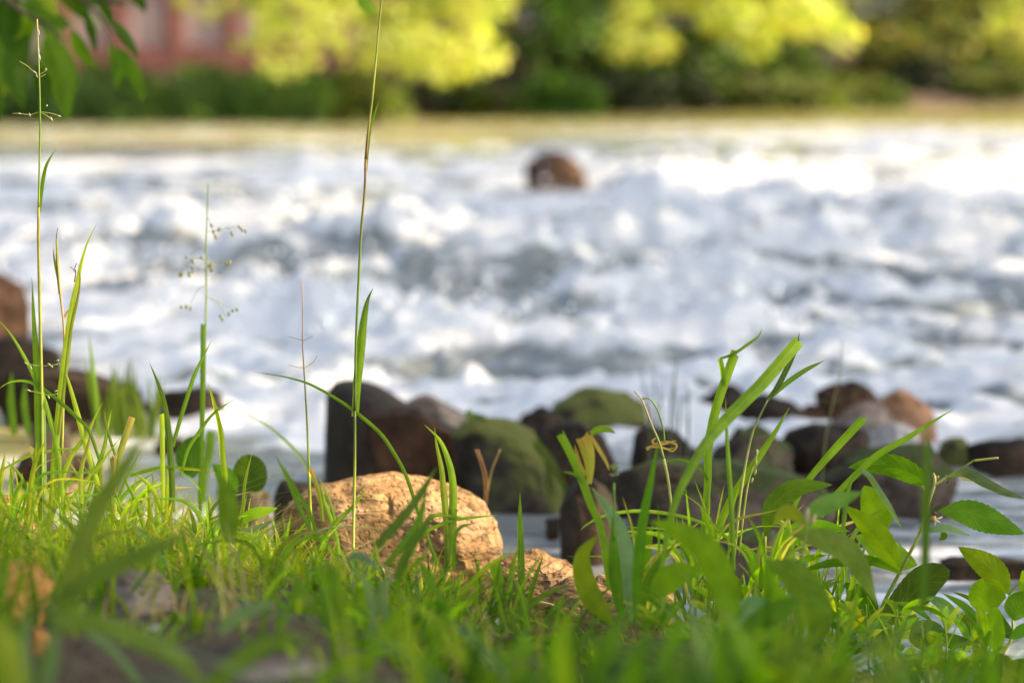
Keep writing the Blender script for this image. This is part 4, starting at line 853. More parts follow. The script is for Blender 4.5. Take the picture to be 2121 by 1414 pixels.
t = thing('dry_curled_stalk', 'tan stalk with a dry ribbon curled around it between the rosette and forked blade', 'grass stalk', P(1398, 1190, 2.2))
stem([(1400, 1300), (1398, 1190), (1394, 1090), (1385, 1000), (1375, 950)], 5, 6, t, [G_PALE, YG, G_PALE])
stem([(1375, 950), (1365, 915), (1350, 880), (1335, 840), (1328, 825), (1314, 810)], 5, 3, t, [YG, (.4, .3, .2)])
stem([(1376, 915), (1374, 890), (1362, 850), (1345, 826), (1330, 826)], 4, 3, t, [G_MD, G_MD])
for pp in ([(1340, 932), (1360, 918), (1385, 915), (1402, 922), (1392, 934), (1372, 924)], [(1345, 925), (1365, 925), (1385, 930), (1398, 926)], [(1362, 905), (1352, 912), (1356, 920), (1372, 922)], [(1338, 928), (1355, 922), (1380, 918), (1398, 912), (1401, 918)]):
    blade(pp, 5, t, G_DRY, name='dry_ribbon', n=20)
t = thing('arching_grass', 'thin arc of grass bending over the rosette plant', 'grass', P(1205, 1096, 2.1))
blade([(1545, 1150), (1487, 1100), (1418, 1071), (1327, 1058), (1254, 1067), (1215, 1086), (1202, 1098)], 8, t, G_LT, d=[2.2, 2.05], n=30)
t = thing('withered_grass', 'withered yellow and orange leaf on a green blade above the rosette plant', 'grass', P(1247, 1150, 2.0))
blade([(1262, 1220), (1247, 1104), (1222, 1040), (1204, 991), (1182, 940), (1160, 898)], 17, t, G_LT, d=2.0, blunt=True)
blade([(1221, 1002), (1222, 960), (1216, 925), (1206, 900)], 30, t, (.40, .36, .06), d=2.02, tipcol=(.5, .22, .05), basew=.3, blunt=True)
blade([(1224, 898), (1238, 889), (1258, 888), (1275, 897)], 14, t, G_LT, d=2.02, tipcol=(.3, .15, .04))
blade([(1222, 900), (1240, 930), (1255, 955), (1262, 975)], 9, t, G_DRY, d=2.02); blade([(1215, 985), (1200, 960), (1190, 920)], 9, t, (.5, .25, .08), d=2.02)
blade([(1208, 1000), (1190, 982), (1165, 976)], 7, t, G_MD, d=2.0)
t = thing('small_seedhead', 'little green seed tuft right of the withered yellow leaf', 'seedhead', P(1272, 1060, 2.0))
stem([(1272, 1120), (1272, 1000)], 5, 4, t, [G_MD, G_LT], d=1.95)
for a in ((1272, 975, -8, -14), (1272, 975, 8, -12), (1272, 985, -10, -4), (1272, 985, 10, -6), (1272, 978, 0, -20)): seed_blob(*a, 6, t, (.22, .28, .05), 1.95)

# rosette plant right of the ochre stones
def leaves(t, lst, base_d):
    for i, q in enumerate(lst):
        pts, w, col = q[0], q[1], q[2]; dd = q[3] if len(q) > 3 else base_d; kw = q[4] if len(q) > 4 else {}
        dm = dd if isinstance(dd, (int, float)) else sum(dd)/len(dd)
        kw = dict(kw); roll = kw.pop('roll', rnd.uniform(-.45, .45))
        leaf_mesh('leaf', PL(pts, dd), w/FPX*dm/max(.75, math.cos(roll)), t, tuple(z*rnd.uniform(.8, 1.15) for z in col), roll=roll, seed=rnd.randrange(9999), **kw)
t = thing('rosette_plant', 'broad leaved rosette plant with one pale blue arching leaf right of the ochre stones', 'plant', P(1310, 1300, 2.05))
leaves(t, [([(1309, 1290), (1295, 1150), (1270, 1070), (1225, 1008)], 38, (.22, .32, .20), 2.05), ([(1316, 1295), (1327, 1118), (1349, 991), (1364, 915)], 24, G_MD, 1.92, dict(peak=.3)),
    ([(1275, 1296), (1222, 1230), (1206, 1154), (1240, 1106)], 46, G_LT, 1.95), ([(1290, 1296), (1275, 1190), (1268, 1070)], 26, G_MD, 2.0), ([(1318, 1290), (1349, 1190), (1402, 1120)], 20, G_MD, 2.0),
    ([(1300, 1296), (1330, 1160), (1352, 1085)], 40, G_LT, 2.15), ([(1280, 1300), (1240, 1260), (1232, 1215)], 34, G_DK, 2.1), ([(1345, 1240), (1400, 1190), (1458, 1184)], 56, G_LT, 1.9), ([(1325, 1295), (1380, 1270), (1420, 1240)], 30, G_MD, 2.0)], 2.05)
t = thing('broad_leaf_plant', 'broad bright blurred leaf arching left over the rosette plant foot', 'plant', P(1509, 1360, 1.75))
leaves(t, [([(1512, 1340), (1508, 1250), (1470, 1150), (1400, 1095), (1345, 1080)], 62, G_LT, 1.75, dict(peak=.5, roll=.1)), ([(1500, 1400), (1560, 1300), (1640, 1250), (1700, 1250)], 50, G_MD, 1.7)], 1.75)
stem([(1512, 1440), (1512, 1340)], 9, 7, t, [G_MD, G_LT], d=1.75)
t = thing('brown_twig', 'thin dark brown twig lying across the lower middle in blur', 'twig', P(1200, 1310, 1.72))
tube('stick', PL([(985, 1340), (1090, 1312), (1182, 1300), (1254, 1298), (1327, 1316), (1410, 1330)], 1.72), (.0014, .0011), M['twig'], t, 6, 24)
tube('side_twig', PL([(1254, 1298), (1290, 1280), (1315, 1250)], 1.72), (.0008, .0005), M['twig'], t, 5, 8)

# leafy plant at the right
t = thing('leafy_plant', 'leafy plant with long pointed toothed leaves on an arched yellow stem at right', 'plant', P(1804, 1310, 2.2))
stem([(1806, 1310), (1830, 1250), (1866, 1180), (1904, 1105), (1924, 1040), (1936, 1002), (1936, 984)], 9, 6, t, [G_LT, YG, G_PALE])
stem([(1936, 1004), (1950, 995), (1962, 985)], 6, 5, t, [YG, G_PALE]); stem([(1924, 1040), (1920, 1025), (1910, 1005)], 5, 4, t, [YG, G_PALE])
leaves(t, [([(1923, 1020), (1905, 992), (1850, 965), (1800, 962), (1756, 968)], 48, G_MD, 2.2, dict(roll=.3, serr=.02)), ([(1955, 988), (2000, 977), (2045, 1000), (2085, 1020), (2125, 1032)], 24, (.10, .18, .06), [2.2, 2.1], dict(roll=.8)),
    ([(1946, 1058), (2000, 1060), (2052, 1078), (2124, 1106)], 58, G_MD, 2.18, dict(roll=.2, serr=.02)), ([(1908, 1101), (1960, 1093), (2012, 1109)], 17, G_BL, 2.15), ([(1950, 1100), (1955, 1110), (1945, 1118)], 14, G_MD, 2.2),
    ([(1864, 1180), (1810, 1100), (1748, 1046)], 50, G_LT, 2.18, dict(roll=.2, serr=.02)), ([(1900, 1170), (1850, 1150), (1800, 1120), (1770, 1110)], 60, G_LT, 2.26), ([(1870, 1189), (1800, 1161), (1712, 1168), (1649, 1187)], 22, G_MD, 2.15, dict(roll=.5)),
    ([(1806, 1305), (1870, 1250), (1920, 1200), (1968, 1180)], 72, (.07, .12, .02), 2.22, dict(roll=.15, peak=.65, tip=.55)), ([(1804, 1305), (1780, 1240), (1750, 1205)], 60, G_DK, 2.24), ([(1810, 1110), (1815, 1060), (1790, 1005)], 66, G_LT, 2.32, dict(tip=.7)),
    ([(1804, 1305), (1750, 1260), (1700, 1230)], 30, G_DK, 2.26)], 2.2)
seed_blob(1934, 990, 0, -12, 7, t, (.35, .36, .1), 2.2, 'bud'); seed_blob(1940, 992, 5, -8, 5, t, (.35, .36, .1), 2.2, 'bud')
blade([(1990, 990), (2000, 992), (2012, 996)], 6, t, (.5, .4, .3), d=2.2, name='dry_bract')
t = thing('withered_flower', 'tiny withered flower with black petal and white fluff under the upper right leaf', 'flower', P(1935, 1072, 2.17))
blade([(1928, 1062), (1940, 1052), (1955, 1042)], 9, t, (.015, .01, .01), d=2.17, name='dark_petal')
seed_blob(1928, 1080, 10, -12, 13, t, (.6, .32, .08), 2.17, 'flower_head'); seed_blob(1932, 1066, 6, -8, 10, t, (.12, .05, .03), 2.17, 'calyx')
rr = random.Random(11)
for k in range(14):
    a = rr.uniform(-.4, 1.6); stem([(1937, 1074), (1937+math.cos(a)*rr.uniform(6, 17), 1074+math.sin(a)*rr.uniform(6, 17))], 1.8, 1.0, t, [(.8, .8, .78)]*2, d=2.17, name='fluff_hair', n=4)
t = thing('toothed_leaf_plant', 'plant with a large arched leaf pointing right left of the leafy plant', 'plant', P(1585, 1200, 2.15))
stem([(1590, 1290), (1584, 1200), (1585, 1110)], 8, 6, t, [G_LT, YG])
leaves(t, [([(1585, 1110), (1600, 1050), (1650, 1010), (1725, 1003)], 44, G_MD, 2.15, dict(roll=.2, serr=.02)), ([(1588, 1190), (1640, 1110), (1700, 1090), (1760, 1100)], 40, G_LT, 2.2), ([(1588, 1230), (1560, 1160), (1530, 1120)], 30, G_LT, 2.2)], 2.15)
t = thing('blurred_leafy_plant', 'blurred bright leaves with a faded flower in front of the leafy plant', 'plant', P(1640, 1380, 1.85))
stem([(1640, 1420), (1650, 1250), (1668, 1110), (1670, 1070)], 9, 5, t, [G_MD, YG], d=1.87)
leaves(t, [([(1640, 1108), (1700, 1115), (1765, 1150), (1817, 1250)], 52, (.16, .23, .05), 1.9, dict(roll=.2)), ([(1665, 1078), (1700, 1050), (1788, 1018)], 40, (.14, .24, .06), 1.87), ([(1585, 1160), (1655, 1200), (1697, 1285), (1652, 1362)], 70, (.14, .21, .02), 1.8, dict(roll=.1)),
    ([(1670, 1085), (1630, 1060), (1600, 1090)], 30, YG, 1.85), ([(1521, 1300), (1560, 1262), (1620, 1262)], 56, G_BL, 1.85), ([(1650, 1250), (1600, 1220), (1590, 1150)], 34, G_LT, 1.85), ([(1645, 1330), (1580, 1330), (1500, 1370)], 60, G_LT, 1.6), ([(1700, 1400), (1660, 1340), (1600, 1330)], 46, G_MD, 1.7)], 1.87)
for a in ((1668, 1090, 6, -40), (1660, 1090, -8, -30), (1676, 1090, 14, -26)): seed_blob(*a, 12, t, (.5, .42, .2), 1.87, 'faded_petal')
t = thing('round_leaf_plant', 'plant with rounded leaves rising at the right edge over the water', 'plant', P(2075, 1400, 2.15))
stem([(2072, 1430), (2074, 1365), (2096, 1320), (2098, 1280)], 8, 6, t, [YG, G_PALE]); stem([(2092, 1322), (2100, 1290), (2094, 1262), (2090, 1230)], 5, 4, t, [YG, G_LT]); stem([(2072, 1430), (2068, 1360)], 7, 5, t, [G_PALE, YG]); stem([(2090, 1230), (2105, 1215), (2125, 1190)], 5, 4, t, [YG, G_LT])
leaves(t, [([(2090, 1230), (2055, 1180), (1984, 1131)], 54, G_LT, 2.15, dict(roll=.1, serr=.015)), ([(2052, 1268), (2045, 1235), (2055, 1196)], 78, G_LT, 2.17, dict(tip=.5, roll=.1)), ([(2112, 1225), (2125, 1205), (2118, 1180)], 30, G_LT, 2.12), ([(2100, 1285), (2110, 1255), (2135, 1232)], 54, G_MD, 2.1, dict(tip=.5)),
    ([(2067, 1350), (2058, 1305), (2062, 1256)], 46, G_LT, 2.1, dict(tip=.5, roll=.2)), ([(2045, 1308), (2000, 1257), (1950, 1226)], 17, G_MD, 2.1), ([(2092, 1322), (2125, 1300), (2150, 1290)], 26, G_MD, 2.1), ([(2080, 1440), (2070, 1395), (2075, 1352)], 88, (.06, .12, .02), 2.05, dict(tip=.5)), ([(2075, 1420), (2120, 1385), (2140, 1360)], 60, G_DK, 2.1), ([(2040, 1270), (2010, 1240), (1973, 1225)], 10, G_MD, 2.2),
    ([(2098, 1322), (2075, 1296), (2068, 1262)], 30, G_DK, 2.18)], 2.15)
t = thing('low_weed', 'low weed with round bluish leaf and folded upright leaves at lower right', 'plant', P(1925, 1400, 2.12))
stem([(1925, 1430), (1924, 1390)], 6, 5, t, [YG, YG])
leaves(t, [([(1924, 1392), (1916, 1350), (1906, 1318)], 14, G_LT, 2.1), ([(1922, 1392), (1932, 1350), (1952, 1308)], 30, G_LT, 2.08, dict(roll=.6)), ([(1930, 1350), (1925, 1315), (1935, 1285)], 84, (.10, .18, .09), 2.16, dict(tip=.45, roll=.2)), ([(1915, 1405), (1885, 1380), (1852, 1366)], 24, G_LT, 2.1),
    ([(1890, 1320), (1880, 1290), (1895, 1270)], 60, G_LT, 2.2, dict(tip=.5)), ([(1960, 1340), (1990, 1330), (2010, 1350)], 24, G_DK, 2.15), ([(1952, 1400), (1980, 1395), (2015, 1402)], 18, G_MD, 2.1), ([(1990, 1290), (1950, 1250), (1915, 1235)], 26, G_BL, 2.2), ([(1930, 1285), (1890, 1255), (1846, 1246)], 14, G_MD, 2.15)], 2.12)
blade([(2020, 1440), (2023, 1380), (2024, 1330)], 13, t, YG, d=2.1); blade([(1840, 1400), (1905, 1440), (1700, 1366)], 4, t, G_LT)
t = thing('clump_plant', 'dark green leafy clump in the centre foreground before the ochre boulder', 'plant', P(690, 1340, 1.75))
leaves(t, [([(690, 1340), (640, 1280), (610, 1190)], 60, G_MD, 1.8), ([(690, 1340), (690, 1240), (680, 1160)], 56, G_MD, 1.75), ([(700, 1340), (740, 1260), (770, 1190)], 46, G_LT, 1.75), ([(680, 1345), (640, 1330), (600, 1290)], 60, G_DK, 1.75), ([(700, 1350), (700, 1290), (650, 1230)], 66, G_MD, 1.85),
    ([(720, 1350), (760, 1300), (740, 1240)], 50, G_MD, 1.9), ([(705, 1345), (780, 1320), (850, 1240)], 26, G_LT, 1.7), ([(690, 1345), (600, 1350), (560, 1320)], 50, G_LT, 1.7), ([(780, 1170), (740, 1150), (715, 1165)], 16, G_BL, 1.8)], 1.75)
t = thing('sharp_leaf_plant', 'small sunlit seedling with pointed leaves at the left foot of the ochre boulder', 'plant', P(505, 1210, 2.2))
stem([(505, 1215), (510, 1160), (530, 1110), (545, 1080)], 5, 4, t, [G_PALE, YG])
leaves(t, [([(498, 1088), (520, 1065), (575, 1052)], 24, G_YL, 2.2), ([(508, 1168), (522, 1130), (540, 1085)], 26, YG, 2.22), ([(508, 1200), (490, 1150), (470, 1130)], 16, YG, 2.2), ([(508, 1210), (550, 1180), (600, 1160)], 14, G_YL, 2.2), ([(490, 1100), (530, 1095), (570, 1075)], 14, G_BL, 2.1)], 2.2)
t = thing('round_leaf_plant', 'dark round leaves at the waterline left of the dark boulder', 'plant', P(500, 1050, 2.5))
stem([(500, 1080), (505, 1020)], 5, 4, t, [G_MD, G_MD], d=2.5)
leaves(t, [([(500, 1015), (515, 985), (512, 940)], 74, (.07, .13, .02), 2.5, dict(tip=.5)), ([(400, 990), (395, 940), (420, 905)], 60, G_DK, 2.55, dict(tip=.5)), ([(490, 1020), (470, 990), (440, 960)], 40, G_MD, 2.5)], 2.5)
t = thing('broad_leaf_plant', 'upright blurred broad green leaf left of the ochre boulder', 'plant', P(470, 1130, 1.8))
leaves(t, [([(474, 1130), (472, 1050), (458, 985)], 46, G_MD, 1.75, dict(roll=.1, tip=.6))], 1.75)
t = thing('river_grass_tuft', 'blurred bright green tuft growing on a stone in the shallows at left', 'grass', P(260, 880, 3.2))
rr = random.Random(21)
for k in range(34):
    a = rr.uniform(200, 315); b_ = a+rr.uniform(-40, 30); blade([(a, 905), ((a+b_)/2, 840), (b_, rr.uniform(735, 820))], 9, t, rr.choice([(.08, .13, .015), (.12, .18, .02)]), d=rr.uniform(3.1, 3.3), n=7)
t = thing('waterside_grass', 'blurred thin blade and pale stems standing in the left shallows', 'grass', P(195, 900, 2.9))
blade([(203, 900), (200, 821), (192, 750), (184, 692)], 12, t, G_MD, d=2.8)
blade([(30, 900), (22, 830), (24, 770)], 16, t, G_MD, d=2.9); blade([(60, 900), (50, 840), (52, 790)], 14, t, G_MD, d=2.9)
# tangled dry-looking stems behind centre (very soft)
t = thing('waterside_grass', 'soft faint upright stems before the moss topped boulder', 'grass', P(1360, 960, 3.3))
for k in range(12):
    a = rr.uniform(1340, 1440); stem([(a, 980), (a+rr.uniform(-8, 8), 870), (a+rr.uniform(-20, 20), rr.uniform(740, 820))], 4, 2, t, [(.10, .12, .04)]*2, d=3.2)
t = thing('moss_grass', 'soft green grass spilling over the mossy rock right of the dark boulder', 'grass', P(1050, 900, 3.1))
for k in range(60):
    a = rr.uniform(960, 1110); u = (a-960)/150; y0 = 850+60*u+rr.uniform(-8, 30)
    blade([(a, y0), (a+30, y0+35), (a+rr.uniform(45, 80), y0+rr.uniform(80, 140))], 7, t, rr.choice([(.13, .18, .04), (.10, .15, .03)]), d=3.12, n=6)

# blurred blades close to the lens
for i, (lb, lst) in enumerate((
  ('wide yellow green blurred blade rising diagonally at lower left', [([(125, 1290), (160, 1153), (199, 1057), (255, 970), (306, 892)], 46, (.15, .21, .03), 1.42)]),
  ('broad darker blurred blade pointing right at lower left', [([(120, 1260), (199, 1190), (299, 1145), (405, 1100)], 42, (.10, .17, .02), 1.38)]),
  ('pale blue green blurred upright blade near the lower left corner', [([(86, 1450), (104, 1369), (114, 1253)], 34, (.13, .20, .12), 1.3), ([(60, 1450), (52, 1340), (60, 1270)], 22, G_BL, 1.35)]),
  ('large blurred blades forming a soft V along the bottom edge at left', [([(100, 1290), (200, 1290), (290, 1320), (380, 1370), (440, 1450)], 46, (.14, .22, .03), 1.3), ([(420, 1450), (470, 1390), (560, 1330), (640, 1320)], 44, (.13, .21, .03), 1.3)]),
  ('yellow blurred blade in the lower left corner', [([(40, 1470), (18, 1369), (-6, 1270)], 54, (.30, .34, .03), 1.15)]),
  ('thin pale blurred blade slanting down at lower left', [([(300, 1430), (250, 1365), (196, 1318), (150, 1290)], 18, G_BL, 1.45)]),
  ('diagonal dark green blurred blade over the middle of the ochre boulder', [([(780, 1130), (850, 1050), (906, 965)], 20, (.07, .13, .02), 1.85), ([(800, 1170), (860, 1090), (885, 1010)], 16, G_MD, 1.9)]),
  ('crossed blurred blades leaning right in the centre foreground', [([(960, 1330), (910, 1240), (850, 1130)], 20, G_MD, 1.75), ([(820, 1200), (850, 1130), (900, 1060)], 22, G_DK, 1.8), ([(940, 1180), (945, 1100), (990, 1080)], 10, G_MD, 2.0)]),
  ('soft bright blades along the bottom edge in the middle', [([(900, 1450), (860, 1360), (760, 1310)], 36, G_LT, 1.4), ([(1000, 1450), (1040, 1370), (1130, 1320)], 30, G_LT, 1.45), ([(650, 1440), (700, 1380), (800, 1350)], 32, G_LT, 1.4)]),
  ('soft bright blades along the bottom edge at right of centre', [([(1460, 1450), (1520, 1350), (1620, 1300)], 44, G_LT, 1.45), ([(1750, 1450), (1660, 1390), (1560, 1380)], 40, G_LT, 1.4), ([(1400, 1450), (1380, 1360), (1420, 1290)], 36, G_LT, 1.5), ([(1700, 1450), (1760, 1300), (1785, 1180)], 15, G_LT, 1.8)]),
  ('pale bluish blurred blade left of the centre clump', [([(455, 1310), (500, 1270), (575, 1245)], 30, (.20, .28, .20), 1.6)]),
  ('bluish blurred blade arching beside the centre clump', [([(770, 1330), (765, 1230), (735, 1175)], 20, (.18, .26, .18), 1.7), ([(800, 1320), (790, 1240), (805, 1190)], 26, (.16, .24, .16), 1.75), ([(860, 1310), (850, 1260), (830, 1230)], 12, G_BL, 1.9)]))):
    t = thing('soft_grass_blades', lb, 'grass', P(lst[0][0][0][0], lst[0][0][0][1], lst[0][3]))
    for pp, w, c, dd in lst: blade(pp, w, t, c, d=dd, roll=.15)
# short broken stubs in the sunny left grass
for lb, pp, w, c, tc_ in (('broken stub of grass with frayed tan tip above the left grass', [(238, 1000), (246, 946), (259, 905), (273, 866)], 14, YG, (.65, .42, .18)), ('pale cut straw stub at the foot of the left tussock', [(90, 1020), (82, 982), (67, 926)], 14, (.42, .42, .12), (.6, .45, .2)), ('small curled brown tipped stub in the middle of the left grass', [(236, 1010), (235, 975), (233, 946)], 12, (.4, .42, .14), (.35, .2, .1)), ('straw coloured stub leaning left behind the left grass', [(240, 1100), (238, 1000), (243, 940)], 10, G_PALE, G_DRY)):
    t = thing('grass_stub', lb, 'grass', P(*pp[0], 2.2)); blade(pp, w, t, c, tipcol=tc_, blunt=True, basew=.5)
t = thing('grass_tussock', 'thin yellow green blades between the left tussock and the seedling', 'grass', P(390, 1120, 2.2))
blade([(343, 1110), (347, 1030), (347, 970)], 12, t, G_YL); blade([(440, 1220), (423, 1189), (395, 1140), (350, 1085), (340, 1075)], 13, t, G_PALE); blade([(300, 1100), (283, 1040), (262, 1000), (258, 985)], 10, t, G_LT); blade([(270, 985), (330, 970), (400, 972), (450, 980)], 10, t, G_LT, tipcol=G_DRY); blade([(390, 1210), (410, 1170), (436, 1125)], 9, t, G_YL, tipcol=G_DRY)
blade([(355, 1120), (320, 1020), (275, 975)], 12, t, G_YL); blade([(130, 1080), (145, 1040), (190, 985), (250, 905)], 10, t, G_YL); blade([(0, 975), (60, 945), (130, 930), (180, 931)], 6, t, G_YL); blade([(180, 1110), (200, 1030), (210, 935)], 18, t, YG, d=2.25)

# ------------------------------------------------------------------ turf and low weeds nobody could count
top_line = ([-300, 0, 90, 250, 400, 520, 600, 760, 930, 1040, 1150, 1280, 1450, 1600, 1750, 1900, 2121, 2400], [985, 975, 950, 965, 985, 1050, 1135, 1165, 1165, 1190, 1240, 1260, 1230, 1220, 1250, 1290, 1330, 1340])
def proj(p):
    c, s = math.cos(PITCH), math.sin(PITCH); y, z = p[:, 1], p[:, 2]-CAM_Z; dep = y*c-z*s
    up = y*s+z*c; return W0/2+p[:, 0]/dep*FPX, H0/2-up/dep*FPX, dep
def turf(name, label, n, yr, hr, wr, cols, seed, xspan=.34, dens=None, cat='grass', lo=0):
    rs = np.random.RandomState(seed); y = rs.uniform(yr[0], yr[1], n); x = rs.uniform(-1, 1, n)*(xspan*y+.1)
    ok = (y < bank_edge(x)+.02) & (vnoise(np.stack([x*9, y*9, y*0], -1), seed) > rs.uniform(-.7, .5, n))
    if dens is not None: ok &= dens(x, y, rs)
    x, y = x[ok], y[ok]; nt_ = max(1, len(x)//9); x, y = x[:nt_], y[:nt_]; cnt = rs.randint(3, 15, nt_); tid = np.repeat(np.arange(nt_), cnt)
    x0, y0 = x[tid], y[tid]; n = len(tid); sp = rs.uniform(.004, .022, nt_)[tid]; ox, oy = rs.normal(size=n)*sp, rs.normal(size=n)*sp; x, y = x0+ox, y0+oy; z = ground_z(x, y)-.004; base = np.stack([x, y, z], -1)
    h = (rs.uniform(0, 1, nt_)**1.6*(hr[1]-hr[0])+hr[0])[tid]*rs.uniform(.45, 1.15, n); az = np.arctan2(oy, ox)+rs.normal(0, .6, n); lean = rs.uniform(.05, 1.0, n)**1.2*1.8
    px, py, dep = proj(base); lim = (py-np.interp(px, *top_line)-lo)/FPX*dep
    h = np.where(h > lim, np.maximum(.012, lim*rs.uniform(.5, 1.0, n)), h)
    dirv = np.stack([np.cos(az), np.sin(az), az*0], -1); side = np.stack([-np.sin(az+rs.uniform(-.8, .8, n)), np.cos(az), az*0], -1); side /= np.linalg.norm(side, axis=1)[:, None]
    w = rs.uniform(wr[0], wr[1], nt_)[tid]*rs.uniform(.6, 1.1, n); S = 6; V = []; Cc = []; UV = []
    cols = np.array(cols, float); ci = np.where((rs.uniform(size=n) < .65)[:, None], cols[rs.choice(len(cols), nt_, p=cols[:, 3]/cols[:, 3].sum())][tid][:, :3], cols[rs.choice(len(cols), n, p=cols[:, 3]/cols[:, 3].sum()), :3])*rs.uniform(.75, 1.25, n)[:, None]
    for s in range(S):
        k = s/(S-1); up = h*(k-.25*lean*k*k); out = h*lean*(k**1.8)
        p = base+dirv*out[:, None]; p[:, 2] += up; ww = (w*(1-k**1.8)*.5)[:, None]+.0001
        V += [p-side*ww, p+side*ww]; Cc += [ci*(.85+.3*k)]*2; UV += [np.stack([np.full(n, k), np.full(n, -1.)], -1), np.stack([np.full(n, k), np.full(n, 1.)], -1)]
    V = np.stack(V, 1).reshape(-1, 3); Cc = np.stack(Cc, 1).reshape(-1, 3)
    b0 = (np.arange(n)*2*S)[:, None]; f = np.concatenate([b0+np.array([2*s, 2*s+1, 2*s+3, 2*s+2]) for s in range(S-1)])
    o = mesh_obj(name, V, f, M['turf'], cols=Cc); return tag(o, label, cat, kind='stuff')
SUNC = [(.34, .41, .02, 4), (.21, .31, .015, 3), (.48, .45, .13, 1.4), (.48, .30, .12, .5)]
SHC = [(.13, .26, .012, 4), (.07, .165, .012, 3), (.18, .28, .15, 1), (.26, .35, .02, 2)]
def bare(x, y, rs):
    p = np.stack([x, y, ground_z(x, y)], -1); px, py, dep = proj(p)
    w = ((px > 130) & (px < 440)) | ((px > -20) & (px < 110) & (y > 1.3)) | ((px > 1230) & (px < 1440)) | ((px > 440) & (px < 640) & (y < 1.9)) | ((px > 1040) & (px < 1200) & (y > 1.7))
    return ~(w & (rs.uniform(size=len(x)) < .95)) & (vnoise(np.stack([x*5, y*5, y*0], -1), 77) > -.45)
# ochre stones are kept mostly clear
def clear(x, y, rs):
    p = np.stack([x, y, ground_z(x, y)], -1); px, py, dep = proj(p)
    inb = ((px > 950) & (px < 1430) & (y > 1.65) & (rs.uniform(size=len(x)) < .75)) | ((px > 640) & (px < 1230) & (y > 2.2) & (rs.uniform(size=len(x)) < .7))
    return ~inb
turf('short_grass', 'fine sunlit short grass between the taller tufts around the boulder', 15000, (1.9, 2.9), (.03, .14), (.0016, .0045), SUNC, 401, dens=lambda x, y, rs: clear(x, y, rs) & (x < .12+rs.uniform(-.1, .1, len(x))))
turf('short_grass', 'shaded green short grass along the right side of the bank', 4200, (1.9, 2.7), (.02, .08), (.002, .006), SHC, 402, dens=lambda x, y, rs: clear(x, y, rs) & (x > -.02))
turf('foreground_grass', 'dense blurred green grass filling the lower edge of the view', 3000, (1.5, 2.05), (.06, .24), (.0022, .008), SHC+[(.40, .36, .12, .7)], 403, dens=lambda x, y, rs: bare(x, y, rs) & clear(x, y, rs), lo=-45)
turf('near_grass', 'very soft broad grass blades closest to the lens along the bottom edge', 1300, (1.12, 1.55), (.07, .22), (.005, .014), SHC+[(.30, .38, .05, 2)], 409, dens=bare, lo=-60)
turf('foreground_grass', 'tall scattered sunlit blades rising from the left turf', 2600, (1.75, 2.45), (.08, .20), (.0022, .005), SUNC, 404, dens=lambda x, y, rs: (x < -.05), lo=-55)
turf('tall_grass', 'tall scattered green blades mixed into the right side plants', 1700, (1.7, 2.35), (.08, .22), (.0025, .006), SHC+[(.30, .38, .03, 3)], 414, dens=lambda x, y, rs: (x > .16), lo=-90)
turf('dead_grass', 'dry straw coloured dead blades lying matted among the green grass', 3600, (1.5, 2.7), (.03, .10), (.0012, .0035), [(.46, .34, .15, 3), (.34, .22, .09, 2), (.55, .46, .24, 1)], 415, dens=lambda x, y, rs: clear(x, y, rs))
turf('bank_grass', 'rough grass carpeting the near bank beyond the sides of the view', 16000, (-3, 8), (.04, .16), (.004, .010), SHC, 405, xspan=1.6, dens=lambda x, y, rs: (np.abs(x) > .25*np.abs(y)+.05) & ((y > .9) | (y < -.3)) & (np.abs(x) > .25))
# low broad leaved weeds on the ground: each its own plant with leaves
weed_spots = [(1450, 1330, 2.1), (1520, 1345, 2.05), (1600, 1390, 2.0), (1700, 1370, 2.1), (1760, 1350, 2.15), (1830, 1350, 2.2), (1870, 1400, 2.1), (1980, 1400, 2.1), (1150, 1370, 1.9), (1060, 1360, 1.85), (960, 1340, 1.8), (860, 1330, 1.85), (560, 1360, 1.7), (470, 1230, 2.15), (380, 1330, 1.7), (250, 1250, 1.9), (120, 1300, 1.7), (30, 1230, 1.95), (1350, 1390, 1.7), (1760, 1300, 2.25), (2010, 1330, 2.2), (1710, 1290, 2.2), (420, 1160, 2.25), (330, 1180, 2.2)]
weed_lb = ['below the rosette plant', 'under the big blurred leaf', 'left of the small rough ochre stone', 'right of the small rough ochre stone', 'below the leafy plant stem', 'under the dark notched leaf', 'left of the round bluish leaf', 'between the low weed and the right edge plant', 'left of the grey green stone', 'below the runner of the folded blades', 'under the bright bowed pair', 'right of the leafy clump', 'beside the mauve brown stone', 'left of the sunlit seedling', 'right of the pale pebbles', 'beside the jagged grey brown stone', 'below the bright orange stone', 'at the left edge above the bright orange stone', 'on the grey green bottom stone', 'behind the dark notched leaf', 'behind the folded upright leaves', 'behind the blurred faded flower', 'in front of the thin arc of grass at left', 'at the foot of the two upright left blades']
for i, ((px, py, d), lb) in enumerate(zip(weed_spots, weed_lb)):
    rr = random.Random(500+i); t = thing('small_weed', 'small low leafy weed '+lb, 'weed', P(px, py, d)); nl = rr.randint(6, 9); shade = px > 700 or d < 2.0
    for k in range(nl):
        a = math.pi*(k+.5)/nl+rr.uniform(-.2, .2); L = rr.uniform(45, 80)*(1.0 if k % 2 else .75); dx, dy = math.cos(a)*L*1.1, -abs(math.sin(a))*L*.9-6
        d2 = d+rr.uniform(-.06, .06); w = rr.uniform(17, 34)
        leaf_mesh('leaf', [P(px, py, d), P(px+dx*.55, py+dy*.75, (d+d2)/2), P(px+dx, py+dy*rr.uniform(.8, 1.05), d2)], w/FPX*d, t, tuple(q*rr.uniform(.7, 1.2) for q in rr.choice([G_MD, G_LT, G_DK, G_MD] if shade else [G_LT, G_YL, G_MD])), roll=rr.uniform(-.7, .7), n=10, seed=i*20+k, tip=rr.uniform(.5, .9), wave=.2)
